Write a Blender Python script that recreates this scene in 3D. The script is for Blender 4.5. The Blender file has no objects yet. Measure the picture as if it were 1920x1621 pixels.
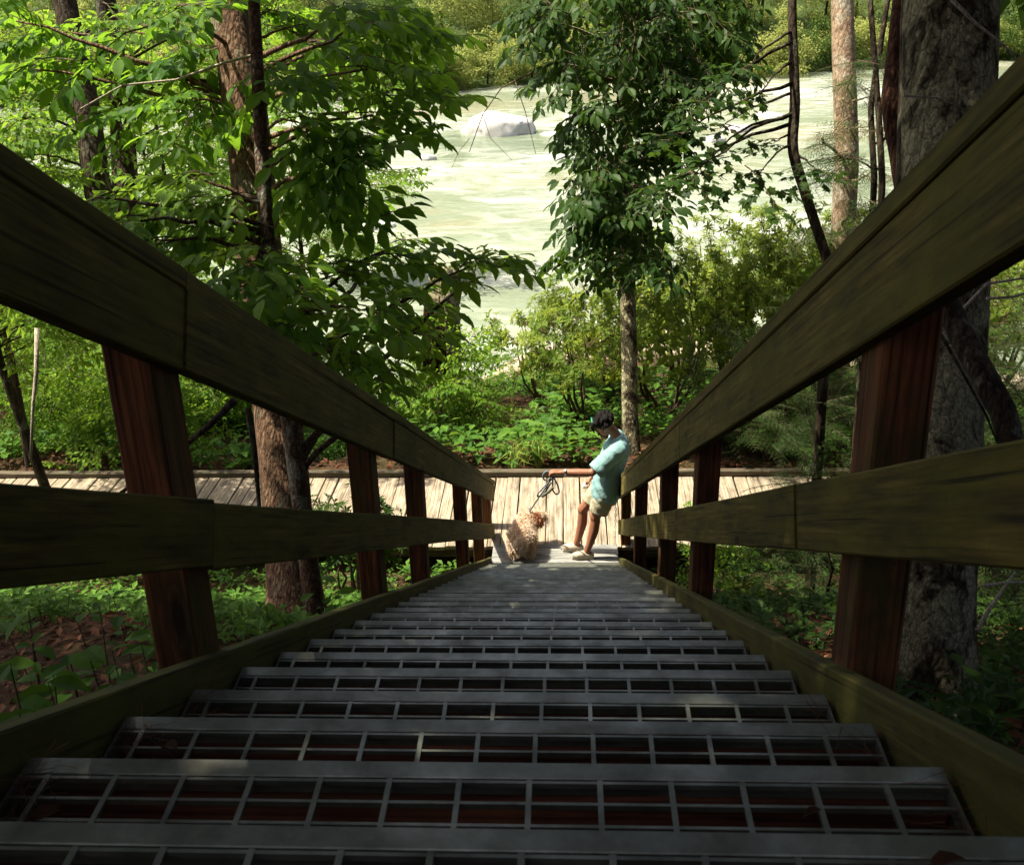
import bpy, bmesh, math, random
import numpy as np
from mathutils import Vector, Matrix
sc = bpy.context.scene
col = sc.collection
R_ = math.radians

# ------------------------------------------------------------------ camera
F = 2040.0                                   # focal length in pixels of a 1920 px wide picture
CX, CZ = 0.1335, 9.0
PITCH, YAW, ROLL = R_(23.55), R_(3.14), R_(-1.535)
fw = np.array([-math.sin(YAW)*math.cos(PITCH), math.cos(YAW)*math.cos(PITCH), -math.sin(PITCH)])
r0 = np.cross(fw, [0, 0, 1.]); r0 /= np.linalg.norm(r0); u0 = np.cross(r0, fw)
rt = r0*math.cos(ROLL)+u0*math.sin(ROLL); up = -r0*math.sin(ROLL)+u0*math.cos(ROLL)
CAM = np.array([CX, 0., CZ])
cd = bpy.data.cameras.new('camera'); cam = bpy.data.objects.new('camera', cd); col.objects.link(cam)
cd.sensor_fit = 'HORIZONTAL'; cd.sensor_width = 36; cd.lens = F/1920*36
cd.clip_start = .02; cd.clip_end = 2000
cd.dof.use_dof = True; cd.dof.focus_distance = 11.0; cd.dof.aperture_fstop = 16
M = Matrix.Identity(4)
for i in range(3):
    M[i][0], M[i][1], M[i][2], M[i][3] = rt[i], up[i], -fw[i], CAM[i]
cam.matrix_world = M
sc.camera = cam

# ------------------------------------------------------------------ light
SUN_EL, SUN_AZ = R_(62), R_(-86)             # azimuth clockwise from +Y (ahead): sun high on the left
w = bpy.data.worlds.new('World'); sc.world = w; w.use_nodes = True
nt = w.node_tree; nt.nodes.clear()
wo = nt.nodes.new('ShaderNodeOutputWorld'); bg = nt.nodes.new('ShaderNodeBackground'); sk = nt.nodes.new('ShaderNodeTexSky')
sk.sky_type = 'NISHITA'; sk.sun_disc = False; sk.sun_elevation = SUN_EL; sk.sun_rotation = SUN_AZ
sk.air_density = .6; sk.dust_density = 6; sk.ozone_density = 0.1
bg.inputs[1].default_value = 0.10
nt.links.new(sk.outputs[0], bg.inputs[0]); nt.links.new(bg.outputs[0], wo.inputs[0])
sd = np.array([math.sin(SUN_AZ)*math.cos(SUN_EL), math.cos(SUN_AZ)*math.cos(SUN_EL), math.sin(SUN_EL)])
ld = bpy.data.lights.new('sun', 'SUN'); ld.energy = 5; ld.angle = R_(.55); ld.color = (1, .93, .76)
sun = bpy.data.objects.new('sun', ld); col.objects.link(sun)
sun.rotation_euler = Vector(sd).to_track_quat('Z', 'Y').to_euler(); sun.location = (-8, 12, 25)
vs = sc.view_settings
vs.view_transform = 'Standard'; vs.look = 'None'; vs.gamma = 1; vs.exposure = 1.25; vs.use_curve_mapping = False
sc.render.engine = 'CYCLES'
sc.cycles.max_bounces = 7; sc.cycles.diffuse_bounces = 4; sc.cycles.transmission_bounces = 4; sc.cycles.glossy_bounces = 3
sc.cycles.use_denoising = True; sc.cycles.sample_clamp_indirect = 6

# ------------------------------------------------------------------ helpers
def P(px, py, d):                            # pixel of the photograph + distance along the view axis -> world point
    return CAM + fw*d + rt*((px-960)/F*d) + up*((810.5-py)/F*d)

def tag(o, label=None, cat=None, group=None, kind=None):
    if label: o['label'] = label
    if cat: o['category'] = cat
    if group: o['group'] = group
    if kind: o['kind'] = kind
    return o

def link(name, me, parent=None, mats=()):
    o = bpy.data.objects.new(name, me); col.objects.link(o)
    if me is not None:
        for m in mats:
            if m.name not in [x.name for x in me.materials if x]: me.materials.append(m)
    if parent is not None: o.parent = parent
    return o

def empty(name, loc=(0, 0, 0)):
    o = bpy.data.objects.new(name, None); col.objects.link(o); o.location = loc; o.empty_display_size = .2
    return o

def tri_mesh(name, V, T, mi=None, var=None, smooth=False):
    V = np.asarray(V, np.float32); T = np.asarray(T, np.int32)
    me = bpy.data.meshes.new(name)
    me.vertices.add(len(V)); me.vertices.foreach_set('co', V.ravel())
    me.loops.add(len(T)*3); me.loops.foreach_set('vertex_index', T.ravel())
    me.polygons.add(len(T))
    me.polygons.foreach_set('loop_start', np.arange(0, len(T)*3, 3, dtype=np.int32))
    if mi is not None: me.polygons.foreach_set('material_index', np.asarray(mi, np.int32))
    me.polygons.foreach_set('use_smooth', np.full(len(T), smooth))
    if var is not None:
        a = me.attributes.new('var', 'FLOAT', 'POINT'); a.data.foreach_set('value', np.asarray(var, np.float32))
    me.update(calc_edges=True); me.validate()
    return me

class MB:                                    # collects quads/ngons, builds one mesh
    def __init__(s): s.v = []; s.f = []
    def add(s, v, f):
        n = len(s.v); s.v += [tuple(p) for p in v]; s.f += [tuple(i+n for i in q) for q in f]
    def box(s, x0, x1, y0, y1, z0, z1):
        s.add([(x, y, z) for z in (z0, z1) for y in (y0, y1) for x in (x0, x1)],
              [(0, 2, 3, 1), (4, 5, 7, 6), (0, 1, 5, 4), (2, 6, 7, 3), (0, 4, 6, 2), (1, 3, 7, 5)])
    def tube(s, pts, rad, n=8, cap=True):
        pts = [np.asarray(p, float) for p in pts]; k = len(pts)
        if not hasattr(rad, '__len__'): rad = [rad]*k
        base = len(s.v); prev = None
        for i in range(k):
            t = pts[min(i+1, k-1)]-pts[max(i-1, 0)]; t = t/(np.linalg.norm(t)+1e-9)
            if prev is None:
                a = np.array([1., 0, 0]) if abs(t[0]) < .8 else np.array([0, 1., 0])
            else: a = prev
            a = a-t*(a@t); a /= np.linalg.norm(a)+1e-9; prev = a; b = np.cross(t, a)
            for j in range(n):
                q = 2*math.pi*j/n; s.v.append(tuple(pts[i]+(a*math.cos(q)+b*math.sin(q))*rad[i]))
        for i in range(k-1):
            for j in range(n):
                s.f.append((base+i*n+j, base+i*n+(j+1) % n, base+(i+1)*n+(j+1) % n, base+(i+1)*n+j))
        if cap:
            s.f.append(tuple(base+j for j in range(n))[::-1]); s.f.append(tuple(base+(k-1)*n+j for j in range(n)))
    def mesh(s, name, smooth=False):
        me = bpy.data.meshes.new(name); me.from_pydata(s.v, [], s.f); me.update()
        if smooth:
            me.polygons.foreach_set('use_smooth', np.full(len(me.polygons), True))
        return me
    def build(s, name, mat, parent=None, smooth=False):
        return link(name, s.mesh(name, smooth), parent, [mat])

def bevel_mesh(me, w=.004, seg=1):
    bm = bmesh.new(); bm.from_mesh(me)
    bmesh.ops.bevel(bm, geom=list(bm.edges), offset=w, segments=seg, affect='EDGES', profile=.6)
    bm.to_mesh(me); bm.free(); return me

def board(name, L, b, t, mat, parent, rng, bow=.003, nseg=10, bev=.004):
    """plank along local X (0..L), width b along local Z (centred), thickness t along local Y (centred)"""
    m = MB(); n = nseg
    ph = rng.uniform(0, 6)
    rings = []
    for i in range(n+1):
        x = L*i/n; dy = bow*math.sin(ph+3*i/n); dz = bow*math.cos(ph*1.7+2.5*i/n)
        e = bev
        ww = b/2*(1+rng.uniform(-.006, .006)); tt = t/2
        prof = [(-tt+e, -ww), (tt-e, -ww), (tt, -ww+e), (tt, ww-e), (tt-e, ww), (-tt+e, ww), (-tt, ww-e), (-tt, -ww+e)]
        rings.append([(x, p+dy, q+dz) for p, q in prof])
    for r in rings: m.v += r
    for i in range(n):
        for j in range(8):
            m.f.append((i*8+j, i*8+(j+1) % 8, (i+1)*8+(j+1) % 8, (i+1)*8+j))
    m.f.append(tuple(range(8))[::-1]); m.f.append(tuple(n*8+j for j in range(8)))
    me = m.mesh(name)
    return link(name, me, parent, [mat])

def fbm(x, y, seed=0):
    r = np.random.RandomState(seed); s = 0*x
    for o in range(4):
        a = r.uniform(0, 6.28, 6); k = 1.9**o
        for q in range(2):
            th = a[q]; s = s+np.sin((x*math.cos(th)+y*math.sin(th))*k+a[q+2])*np.sin((x*math.sin(th+1)-y*math.cos(th+1))*k*.8+a[q+4])/k
    return s

# ------------------------------------------------------------------ materials
def mat(name):
    m = bpy.data.materials.new(name); m.use_nodes = True; t = m.node_tree
    return m, t, t.nodes['Principled BSDF'], t.nodes['Material Output']
def N(t, typ, **kw):
    n = t.nodes.new(typ)
    for k, v in kw.items(): setattr(n, k, v)
    return n
def ramp(t, src, stops, interp='LINEAR'):
    n = N(t, 'ShaderNodeValToRGB'); n.color_ramp.interpolation = interp
    e = n.color_ramp.elements
    while len(e) < len(stops): e.new(.5)
    for i, (p, c) in enumerate(stops): e[i].position = p; e[i].color = (*c, 1) if len(c) == 3 else c
    t.links.new(src, n.inputs[0]); return n
def mixc(t, fac, a, b, mode='MIX'):
    n = N(t, 'ShaderNodeMix', data_type='RGBA', blend_type=mode)
    if isinstance(fac, (int, float)): n.inputs[0].default_value = fac
    else: t.links.new(fac, n.inputs[0])
    for s, i in ((a, 6), (b, 7)):
        if isinstance(s, tuple): n.inputs[i].default_value = (*s, 1)
        else: t.links.new(s, n.inputs[i])
    return n.outputs[2]
def noise(t, vec, scale, detail=5, rough=.6, dist=0):
    n = N(t, 'ShaderNodeTexNoise'); n.inputs['Scale'].default_value = scale; n.inputs['Detail'].default_value = detail
    n.inputs['Roughness'].default_value = rough; n.inputs['Distortion'].default_value = dist
    if vec is not None: t.links.new(vec, n.inputs['Vector'])
    return n.outputs['Fac']
def mapping(t, scale, src='Object', rnd=True):
    tc = N(t, 'ShaderNodeTexCoord'); mp = N(t, 'ShaderNodeMapping'); mp.inputs['Scale'].default_value = scale
    t.links.new(tc.outputs[src], mp.inputs['Vector'])
    if rnd:
        oi = N(t, 'ShaderNodeObjectInfo'); c = N(t, 'ShaderNodeVectorMath', operation='SCALE'); cb = N(t, 'ShaderNodeCombineXYZ')
        for i in range(3): t.links.new(oi.outputs['Random'], cb.inputs[i])
        t.links.new(cb.outputs[0], c.inputs[0]); c.inputs['Scale'].default_value = 37
        t.links.new(c.outputs[0], mp.inputs['Location'])
    return mp.outputs[0]
def bump(t, p, h, strength=.4, dist=.01):
    b = N(t, 'ShaderNodeBump'); b.inputs['Strength'].default_value = strength; b.inputs['Distance'].default_value = dist
    t.links.new(h, b.inputs['Height']); t.links.new(b.outputs[0], p.inputs['Normal'])

def wood(name, c1, c2, c3, algae, amt=.5, rough=.8):
    """grain along local X; c1..c3 wood tones, algae colour in patches"""
    m, t, p, o = mat(name)
    g = noise(t, mapping(t, (1.2, 26, 26)), 1.6, 4, .65, .35)
    w_ = N(t, 'ShaderNodeTexWave', wave_type='RINGS', rings_direction='X'); w_.inputs['Scale'].default_value = 7; w_.inputs['Distortion'].default_value = 5
    w_.inputs['Detail'].default_value = 3; w_.inputs['Detail Scale'].default_value = 1.1
    t.links.new(mapping(t, (.22, 3.2, 3.2)), w_.inputs['Vector'])
    base = ramp(t, g, [(.36, c1), (.5, c2), (.64, c3)]).outputs[0]
    rg = ramp(t, w_.outputs['Fac'], [(0, (.4, .4, .38)), (.35, (1, 1, 1)), (1, (1.1, 1.1, 1.1))]).outputs[0]
    base = mixc(t, .6, base, rg, 'MULTIPLY')
    a = noise(t, mapping(t, (1.5, 4, 4)), 2.2, 3, .7)
    am = ramp(t, a, [(max(.02, .62-amt*.5), (0, 0, 0)), (min(.98, .85-amt*.35), (1, 1, 1))]).outputs[0]
    c = mixc(t, am, base, algae)
    cr = noise(t, mapping(t, (.7, 55, 55)), 1.3, 2, .5, .2)                       # long drying cracks
    c = mixc(t, ramp(t, cr, [(.64, (0, 0, 0)), (.70, (.85, .85, .85))]).outputs[0], c, tuple(x*.35 for x in c1))
    kn = N(t, 'ShaderNodeTexVoronoi'); kn.inputs['Scale'].default_value = 1.0; t.links.new(mapping(t, (1.1, 4.5, 4.5)), kn.inputs['Vector'])
    c = mixc(t, ramp(t, kn.outputs['Distance'], [(.05, (.9, .9, .9)), (.085, (.15, .15, .15)), (.11, (.5, .5, .5)), (.15, (0, 0, 0))]).outputs[0], c, tuple(x*.5 for x in c1))
    wx_ = noise(t, mapping(t, (2.2, 7, 7)), 1.1, 4, .7)
    c = mixc(t, .75, c, ramp(t, wx_, [(.32, (.45, .45, .42)), (.5, (.95, .95, .95)), (.7, (1.35, 1.32, 1.2))]).outputs[0], 'MULTIPLY')
    sp = noise(t, mapping(t, (9, 9, 9)), 9, 2, .7)
    c = mixc(t, ramp(t, sp, [(.66, (0, 0, 0)), (.75, (.6, .6, .6))]).outputs[0], c, (.018, .015, .009))
    t.links.new(c, p.inputs['Base Color']); p.inputs['Roughness'].default_value = rough
    p.inputs['Specular IOR Level'].default_value = .25
    bump(t, p, g, .5, .004)
    return m

M_rail = wood('algae_stained_timber', (.030, .021, .006), (.095, .070, .015), (.16, .122, .03), (.095, .082, .010), .55)
M_post = wood('red_brown_post_timber', (.035, .012, .005), (.125, .04, .014), (.20, .07, .024), (.05, .042, .010), .42)
M_stringer = wood('mossy_stringer_timber', (.026, .021, .007), (.062, .051, .012), (.10, .082, .022), (.068, .065, .010), .65)
M_riser = wood('damp_red_brown_timber', (.06, .022, .013), (.17, .06, .034), (.27, .10, .055), (.06, .035, .02), .3)
M_deck = wood('bleached_deck_timber', (.17, .13, .09), (.31, .25, .18), (.42, .35, .265), (.22, .185, .13), .3)
M_landing = wood('silvered_landing_timber', (.15, .15, .14), (.26, .26, .25), (.36, .36, .35), (.2, .2, .17), .3)
M_kerb = wood('grey_brown_kerb_timber', (.05, .036, .024), (.11, .083, .056), (.17, .135, .098), (.06, .06, .03), .4)

def m_steel():
    m, t, p, o = mat('galvanised_steel')
    v = mapping(t, (1, 1, 1))
    a = noise(t, v, 9, 6, .65); b = noise(t, v, 60, 3, .6)
    c = ramp(t, a, [(.3, (.09, .092, .07)), (.55, (.20, .205, .165)), (.75, (.32, .325, .27))]).outputs[0]
    d = noise(t, mapping(t, (.9, 3, 3)), 3.0, 6, .75)
    c = mixc(t, ramp(t, d, [(.58, (0, 0, 0)), (.72, (.75, .75, .75))]).outputs[0], c, (.085, .075, .045))
    t.links.new(c, p.inputs['Base Color']); p.inputs['Metallic'].default_value = .65
    rr = ramp(t, a, [(.3, (.5, .5, .5)), (.8, (.3, .3, .3))]).outputs[0]
    t.links.new(rr, p.inputs['Roughness']); bump(t, p, b, .15, .002)
    return m
M_steel = m_steel()

def leaf_mat(name, cd_, cl, trans=.5, rough=.5, tcol=None):
    """dark and light leaf tone, chosen leaf by leaf through the attribute var"""
    m, t, p, o = mat(name)
    at = N(t, 'ShaderNodeAttribute', attribute_name='var')
    c = ramp(t, at.outputs['Fac'], [(0, cd_), (.55, tuple((a+b)/2 for a, b in zip(cd_, cl))), (1, cl)]).outputs[0]
    t.links.new(c, p.inputs['Base Color']); p.inputs['Roughness'].default_value = rough
    p.inputs['Specular IOR Level'].default_value = .13
    tr = N(t, 'ShaderNodeBsdfTranslucent'); mx = N(t, 'ShaderNodeMixShader'); mx.inputs[0].default_value = trans
    tc = mixc(t, .5, c, tcol or tuple(min(1, x*1.7) for x in cl), 'MIX'); t.links.new(tc, tr.inputs[0])
    t.links.new(p.outputs[0], mx.inputs[1]); t.links.new(tr.outputs[0], mx.inputs[2]); t.links.new(mx.outputs[0], o.inputs[0])
    return m
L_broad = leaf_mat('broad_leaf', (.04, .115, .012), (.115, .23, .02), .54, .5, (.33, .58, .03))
L_dark = leaf_mat('dark_leaf', (.016, .045, .008), (.042, .085, .013), .4, .48, (.11, .2, .015))  # for dark leaves and for foliage whose shade is put into the colour
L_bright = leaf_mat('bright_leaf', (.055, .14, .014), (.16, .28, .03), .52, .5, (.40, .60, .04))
L_small = leaf_mat('small_leaf', (.075, .145, .02), (.23, .31, .055), .56, .5, (.42, .47, .05))
L_far = leaf_mat('far_leaf', (.14, .19, .04), (.40, .41, .14), .55, .55, (.40, .46, .10))
L_fardark = leaf_mat('far_dark_leaf', (.03, .07, .015), (.09, .14, .025), .38, .55, (.14, .22, .03))
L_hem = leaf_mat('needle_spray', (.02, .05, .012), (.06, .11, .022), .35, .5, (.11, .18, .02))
L_ground = leaf_mat('ground_leaf', (.04, .115, .016), (.115, .235, .03), .46, .5, (.28, .40, .035))
L_grass = leaf_mat('grass_blade', (.16, .22, .04), (.34, .40, .09), .4, .5, (.42, .48, .1))
L_dead = leaf_mat('dead_leaf', (.035, .015, .008), (.15, .062, .028), .12, .7, (.25, .10, .04))

def bark(name, c1, c2, c3, lichen=None, lamt=.5, sx=9, sz=1.6, bstr=.9, src='Object'):
    m, t, p, o = mat(name)
    v = mapping(t, (sx, sx, sz), src, False)
    g = noise(t, v, 1.6, 5, .68, .5)
    vo = N(t, 'ShaderNodeTexVoronoi', feature='DISTANCE_TO_EDGE'); vo.inputs['Scale'].default_value = 1.3
    t.links.new(mapping(t, (sx*1.1, sx*1.1, sz*1.2), src, False), vo.inputs['Vector'])
    h = N(t, 'ShaderNodeMath', operation='MULTIPLY_ADD'); t.links.new(vo.outputs['Distance'], h.inputs[0]); h.inputs[1].default_value = .9
    t.links.new(g, h.inputs[2])
    c = ramp(t, h.outputs[0], [(.32, c1), (.52, c2), (.85, c3)]).outputs[0]
    if lichen:
        l = noise(t, mapping(t, (3.2, 3.2, 2.2), src, False), 1.5, 4, .72, .4)
        c = mixc(t, ramp(t, l, [(.56-.2*lamt, (0, 0, 0)), (.64-.16*lamt, (1, 1, 1))]).outputs[0], c, lichen)
        c = mixc(t, .35, c, ramp(t, g, [(.3, (.1, .1, .1)), (.6, (1, 1, 1))]).outputs[0], 'MULTIPLY')
    c = mixc(t, ramp(t, vo.outputs['Distance'], [(.0, (.55, .55, .55)), (.05, (0, 0, 0))]).outputs[0], c, tuple(x*.4 for x in c1))
    fg = noise(t, mapping(t, (sx*3, sx*3, sz*4), src, False), 2.0, 3, .75)
    c = mixc(t, .8, c, ramp(t, fg, [(.36, (.35, .34, .32)), (.5, (.95, .95, .95)), (.64, (1.5, 1.5, 1.45))]).outputs[0], 'MULTIPLY')
    t.links.new(c, p.inputs['Base Color']); p.inputs['Roughness'].default_value = .9; p.inputs['Specular IOR Level'].default_value = .15
    bump(t, p, h.outputs[0], bstr, .03)
    return m
B_brown = bark('brown_furrowed_bark', (.05, .027, .016), (.145, .082, .048), (.24, .15, .095), (.22, .19, .12), .05, 20, 1.0)
B_lichen = bark('grey_lichen_bark', (.008, .006, .004), (.05, .038, .022), (.14, .115, .07), (.34, .31, .19), .62, 16, 7, 1.0)
B_slim = bark('red_brown_lichened_bark', (.03, .015, .008), (.085, .045, .026), (.15, .09, .055), (.25, .24, .18), .12, 22, 10, .7)
B_dark = bark('dark_bark', (.012, .009, .006), (.04, .028, .018), (.075, .055, .035), (.15, .14, .10), .0, 14, 2)
B_tan = bark('pale_tan_bark', (.13, .085, .05), (.25, .17, .11), (.34, .25, .17), (.36, .32, .24), .1, 12, 4, .5)
B_red = bark('rotten_red_bark', (.012, .006, .004), (.035, .014, .008), (.08, .034, .016), None, 0, 18, 1.5)
B_twig = bark('twig_bark', (.03, .02, .012), (.08, .055, .035), (.13, .095, .06), None, 0, 30, 8, .3)
B_pale = bark('bleached_twig_bark', (.18, .15, .11), (.34, .29, .22), (.42, .37, .29), None, 0, 30, 8, .3)

def simple(name, c, rough=.7, metal=0, nsc=0, amt=.25, spec=.4, bs=0):
    m, t, p, o = mat(name)
    if nsc:
        n = noise(t, mapping(t, (1, 1, 1)), nsc, 5, .6)
        t.links.new(mixc(t, ramp(t, n, [(.3, (0, 0, 0)), (.7, (1, 1, 1))]).outputs[0], tuple(x*(1-amt) for x in c), tuple(min(1, x*(1+amt)) for x in c)), p.inputs['Base Color'])
        if bs: bump(t, p, n, bs, .01)
    else: p.inputs['Base Color'].default_value = (*c, 1)
    p.inputs['Roughness'].default_value = rough; p.inputs['Metallic'].default_value = metal; p.inputs['Specular IOR Level'].default_value = spec
    return m

def m_ground():
    m, t, p, o = mat('leaf_littered_soil')
    v = mapping(t, (1, 1, 1), 'Object', False)
    a = noise(t, v, .5, 6, .65); b = noise(t, v, 14, 6, .7); c2 = noise(t, v, 45, 4, .7)
    c = ramp(t, b, [(.3, (.018, .011, .007)), (.5, (.05, .027, .015)), (.68, (.10, .05, .026)), (.8, (.16, .085, .045))]).outputs[0]
    c = mixc(t, ramp(t, a, [(.45, (0, 0, 0)), (.65, (.7, .7, .7))]).outputs[0], c, (.03, .045, .013))
    # pale river sand where the land is low (a band just above the water line)
    ge = N(t, 'ShaderNodeNewGeometry'); sp = N(t, 'ShaderNodeSeparateXYZ'); t.links.new(ge.outputs['Position'], sp.inputs[0])
    ad = N(t, 'ShaderNodeMath', operation='MULTIPLY_ADD'); t.links.new(a, ad.inputs[0]); ad.inputs[1].default_value = -.8; t.links.new(sp.outputs[2], ad.inputs[2])
    sand = ramp(t, b, [(.3, (.30, .24, .16)), (.7, (.46, .39, .29))]).outputs[0]
    mr = N(t, 'ShaderNodeMapRange'); t.links.new(ad.outputs[0], mr.inputs[0])
    mr.inputs[1].default_value = .25; mr.inputs[2].default_value = .75; mr.inputs[3].default_value = 1; mr.inputs[4].default_value = 0
    my = N(t, 'ShaderNodeMapRange'); t.links.new(sp.outputs[1], my.inputs[0]); my.inputs[1].default_value = 50; my.inputs[2].default_value = 60; my.inputs[3].default_value = 1; my.inputs[4].default_value = 0
    mm_ = N(t, 'ShaderNodeMath', operation='MULTIPLY'); t.links.new(mr.outputs[0], mm_.inputs[0]); t.links.new(my.outputs[0], mm_.inputs[1])
    c = mixc(t, mm_.outputs[0], c, sand)
    c = mixc(t, my.outputs[0], (.05, .075, .022), c)
    t.links.new(c, p.inputs['Base Color']); p.inputs['Roughness'].default_value = .95; p.inputs['Specular IOR Level'].default_value = .1
    bump(t, p, c2, .8, .03)
    return m
M_ground = m_ground()

def m_water():
    m, t, p, o = mat('river_water')
    v = mapping(t, (1, 1, 1), 'Object', False)
    big = noise(t, mapping(t, (.05, .10, .1), 'Object', False), 1.0, 5, .6, .6)
    c = ramp(t, big, [(.3, (.125, .16, .10)), (.52, (.19, .225, .15)), (.72, (.28, .235, .14))]).outputs[0]
    fo = noise(t, mapping(t, (.26, .62, .5), 'Object', False), 1.2, 6, .7, 1.6)
    zone = noise(t, mapping(t, (.045, .075, .1), 'Object', False), 1.0, 3, .5)
    mu = N(t, 'ShaderNodeMath', operation='MULTIPLY'); t.links.new(fo, mu.inputs[0]); t.links.new(zone, mu.inputs[1])
    fm = ramp(t, mu.outputs[0], [(.20, (0, 0, 0)), (.33, (.45, .45, .45)), (.42, (.9, .9, .9))]).outputs[0]
    c = mixc(t, fm, c, (.56, .57, .53))
    t.links.new(c, p.inputs['Base Color'])
    rr = ramp(t, fm, [(0, (.12, .12, .12)), (1, (.7, .7, .7))]).outputs[0]; t.links.new(rr, p.inputs['Roughness'])
    p.inputs['IOR'].default_value = 1.33
    wv = noise(t, mapping(t, (1.1, 3.0, 1), 'Object', False), 1.4, 6, .6, .4)
    bump(t, p, wv, .5, .12)
    return m
M_water = m_water()

# ------------------------------------------------------------------ terrain
SL = R_(28.728); RUN, RISE = .3172, .1739
Dv = np.array([0, math.cos(SL), -math.sin(SL)]); Nv = np.array([0, math.sin(SL), math.cos(SL)])
NY0, NZ0 = .961, CZ-.918                     # nosing of tread 0
KL = 29                                      # last tread
def nose(k): return NY0+RUN*k, NZ0-RISE*k
LY, LZ = nose(KL)                            # lower landing level
BZ = LZ-.03                                  # boardwalk surface
WZ = CZ-8.6                                  # river level
def ground_z(x, y):
    x = np.asarray(x, float); y = np.asarray(y, float)
    line = NZ0-(RISE/RUN)*(y-NY0)-.55
    flat = BZ-.34+0*y
    z = np.where(y < LY-.55, line, flat)
    k = np.clip((y-(LY-1.3))/1.6, 0, 1); k = k*k*(3-2*k); z = np.where((y > LY-1.3), (1-k)*np.maximum(line, flat-.1)+k*flat, z)
    shore = 24.0+1.6*np.sin(x*.21+1.1)+.9*np.sin(x*.53)-5.0*np.exp(-((x+3.7)/1.7)**2)
    # natural bank behind the boardwalk
    bz = (BZ-.12)+(WZ-.05-(BZ-.12))*np.clip((y-13.2)/(shore-13.2), 0, 3)**.9
    kb = np.clip((y-12.35)/.3, 0, 1); z = np.where(y > 12.35, (1-kb)*z+kb*bz, z)
    z = np.maximum(z, WZ-.9)
    fs = 84+4*np.sin(x*.05)+1.5*np.sin(x*.17+2)+.16*np.clip(x, -60, 60)
    z = np.where(y > fs-6, np.maximum(WZ-.9, WZ+(y-fs)*.16), z); z = np.where(y > fs+6, WZ+.96+(y-fs-6)*.42, z)
    amp = np.clip((np.abs(x)-.9)/1.5, 0, 1)*np.where((y > 9.3) & (y < 12.6), .15, 1)*np.where(y > 22, .5, 1)
    z = z+fbm(x*.9, y*.9, 3)*.11*amp
    z = z+np.where(y < 9, np.clip((np.abs(x)-1.2), 0, 20)*.02, 0)
    return z
def gz(x, y): return float(ground_z(np.array([x]), np.array([y]))[0])

def grid_axis(segs):
    out = []
    for a, b, n in segs: out += list(np.linspace(a, b, n, endpoint=False))
    return np.array(out+[segs[-1][1]])
gx = grid_axis([(-160, -30, 26), (-30, -8, 44), (-8, 8, 90), (8, 30, 44), (30, 160, 26)])
gy = grid_axis([(-12, 0, 26), (0, 14, 84), (14, 28, 44), (28, 76, 24), (76, 110, 34), (110, 260, 30)])
X, Y = np.meshgrid(gx, gy); Z = ground_z(X, Y)
nx, ny = len(gx), len(gy); idx = np.arange(nx*ny).reshape(ny, nx)
q = np.stack([idx[:-1, :-1], idx[:-1, 1:], idx[1:, 1:], idx[1:, :-1]], -1).reshape(-1, 4)
T = np.concatenate([q[:, [0, 1, 2]], q[:, [0, 2, 3]]])
ground = link('hillside', tri_mesh('hillside', np.stack([X.ravel(), Y.ravel(), Z.ravel()], 1), T, smooth=True), None, [M_ground])
tag(ground, 'leaf littered wooded hillside falling to the river and rising beyond', None, None, 'structure')
wy = np.linspace(18, 96, 60); wx = np.linspace(-160, 160, 90); X, Y = np.meshgrid(wx, wy)
Zw = WZ+.05*fbm(X*.5, Y*1.1, 8)*np.clip((Y-26)/8, 0, 1)
idx = np.arange(len(wx)*len(wy)).reshape(len(wy), len(wx))
q = np.stack([idx[:-1, :-1], idx[:-1, 1:], idx[1:, 1:], idx[1:, :-1]], -1).reshape(-1, 4)
river = link('river', tri_mesh('river', np.stack([X.ravel(), Y.ravel(), Zw.ravel()], 1), np.concatenate([q[:, [0, 1, 2]], q[:, [0, 2, 3]]]), smooth=True), None, [M_water])
tag(river, 'wide pale green river with white riffles beyond the trees', None, None, 'structure')

# ------------------------------------------------------------------ staircase
rng = random.Random(4)
W = 1.38; HW = W/2
def S(t, H, x): return np.array([x, 0, CZ])+Dv*t+Nv*H
def t_at(d, H, x): return (d-H*(Nv@fw)-(x-CX)*fw[0])/(Dv@fw)
T_END = (KL*math.hypot(RUN, RISE)+1.284)+.5
stair = empty('staircase', (0, LY, gz(0, LY)))
tag(stair, 'long outdoor staircase with steel grating treads between mossy timber stringers', 'staircase')
st_off = np.array(stair.location)
def rel(o, off): o.location = Vector(o.location)-Vector(off)
# tread mesh: origin at the nosing (far edge), treads step down away from the camera
TD = .30
def tread_mesh():
    m = MB(); x0, x1 = -HW+.012, HW-.012
    yb = -TD
    nb = 7
    for i in range(nb):                       # bearing bars along x
        y = yb+.003+(TD-.037-.006)*i/(nb-1)
        m.box(x0, x1, y-.0028, y+.0028, -.009, 0)
    k = int((x1-x0)/.1016)
    for i in range(k+1):                      # cross rods
        x = x0+.045+.1016*i
        if x < x1-.01: m.box(x-.004, x+.004, yb, -.036, -.007, .0012)
    m.box(x0, x0+.005, yb, -.036, -.03, .0006); m.box(x1-.005, x1, yb, -.036, -.03, .0006)
    return m.mesh('tread')
def nosing_mesh():
    m = MB(); x0, x1 = -HW+.012, HW-.012
    m.box(x0, x1, -.0345, 0, -.0045, .002); m.box(x0, x1, -.0045, .0, -.034, -.0046); m.box(x0, x1, -.0345, -.0305, -.03, -.0046)
    return bevel_mesh(m.mesh('nosing_plate'), .0015)
tm, nm_ = tread_mesh(), nosing_mesh(); rm = MB(); rm.box(-HW+.004, HW-.004, -.0302, -.0050, -.19, -.0060); rm = bevel_mesh(rm.mesh('riser_board'), .004)
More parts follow.
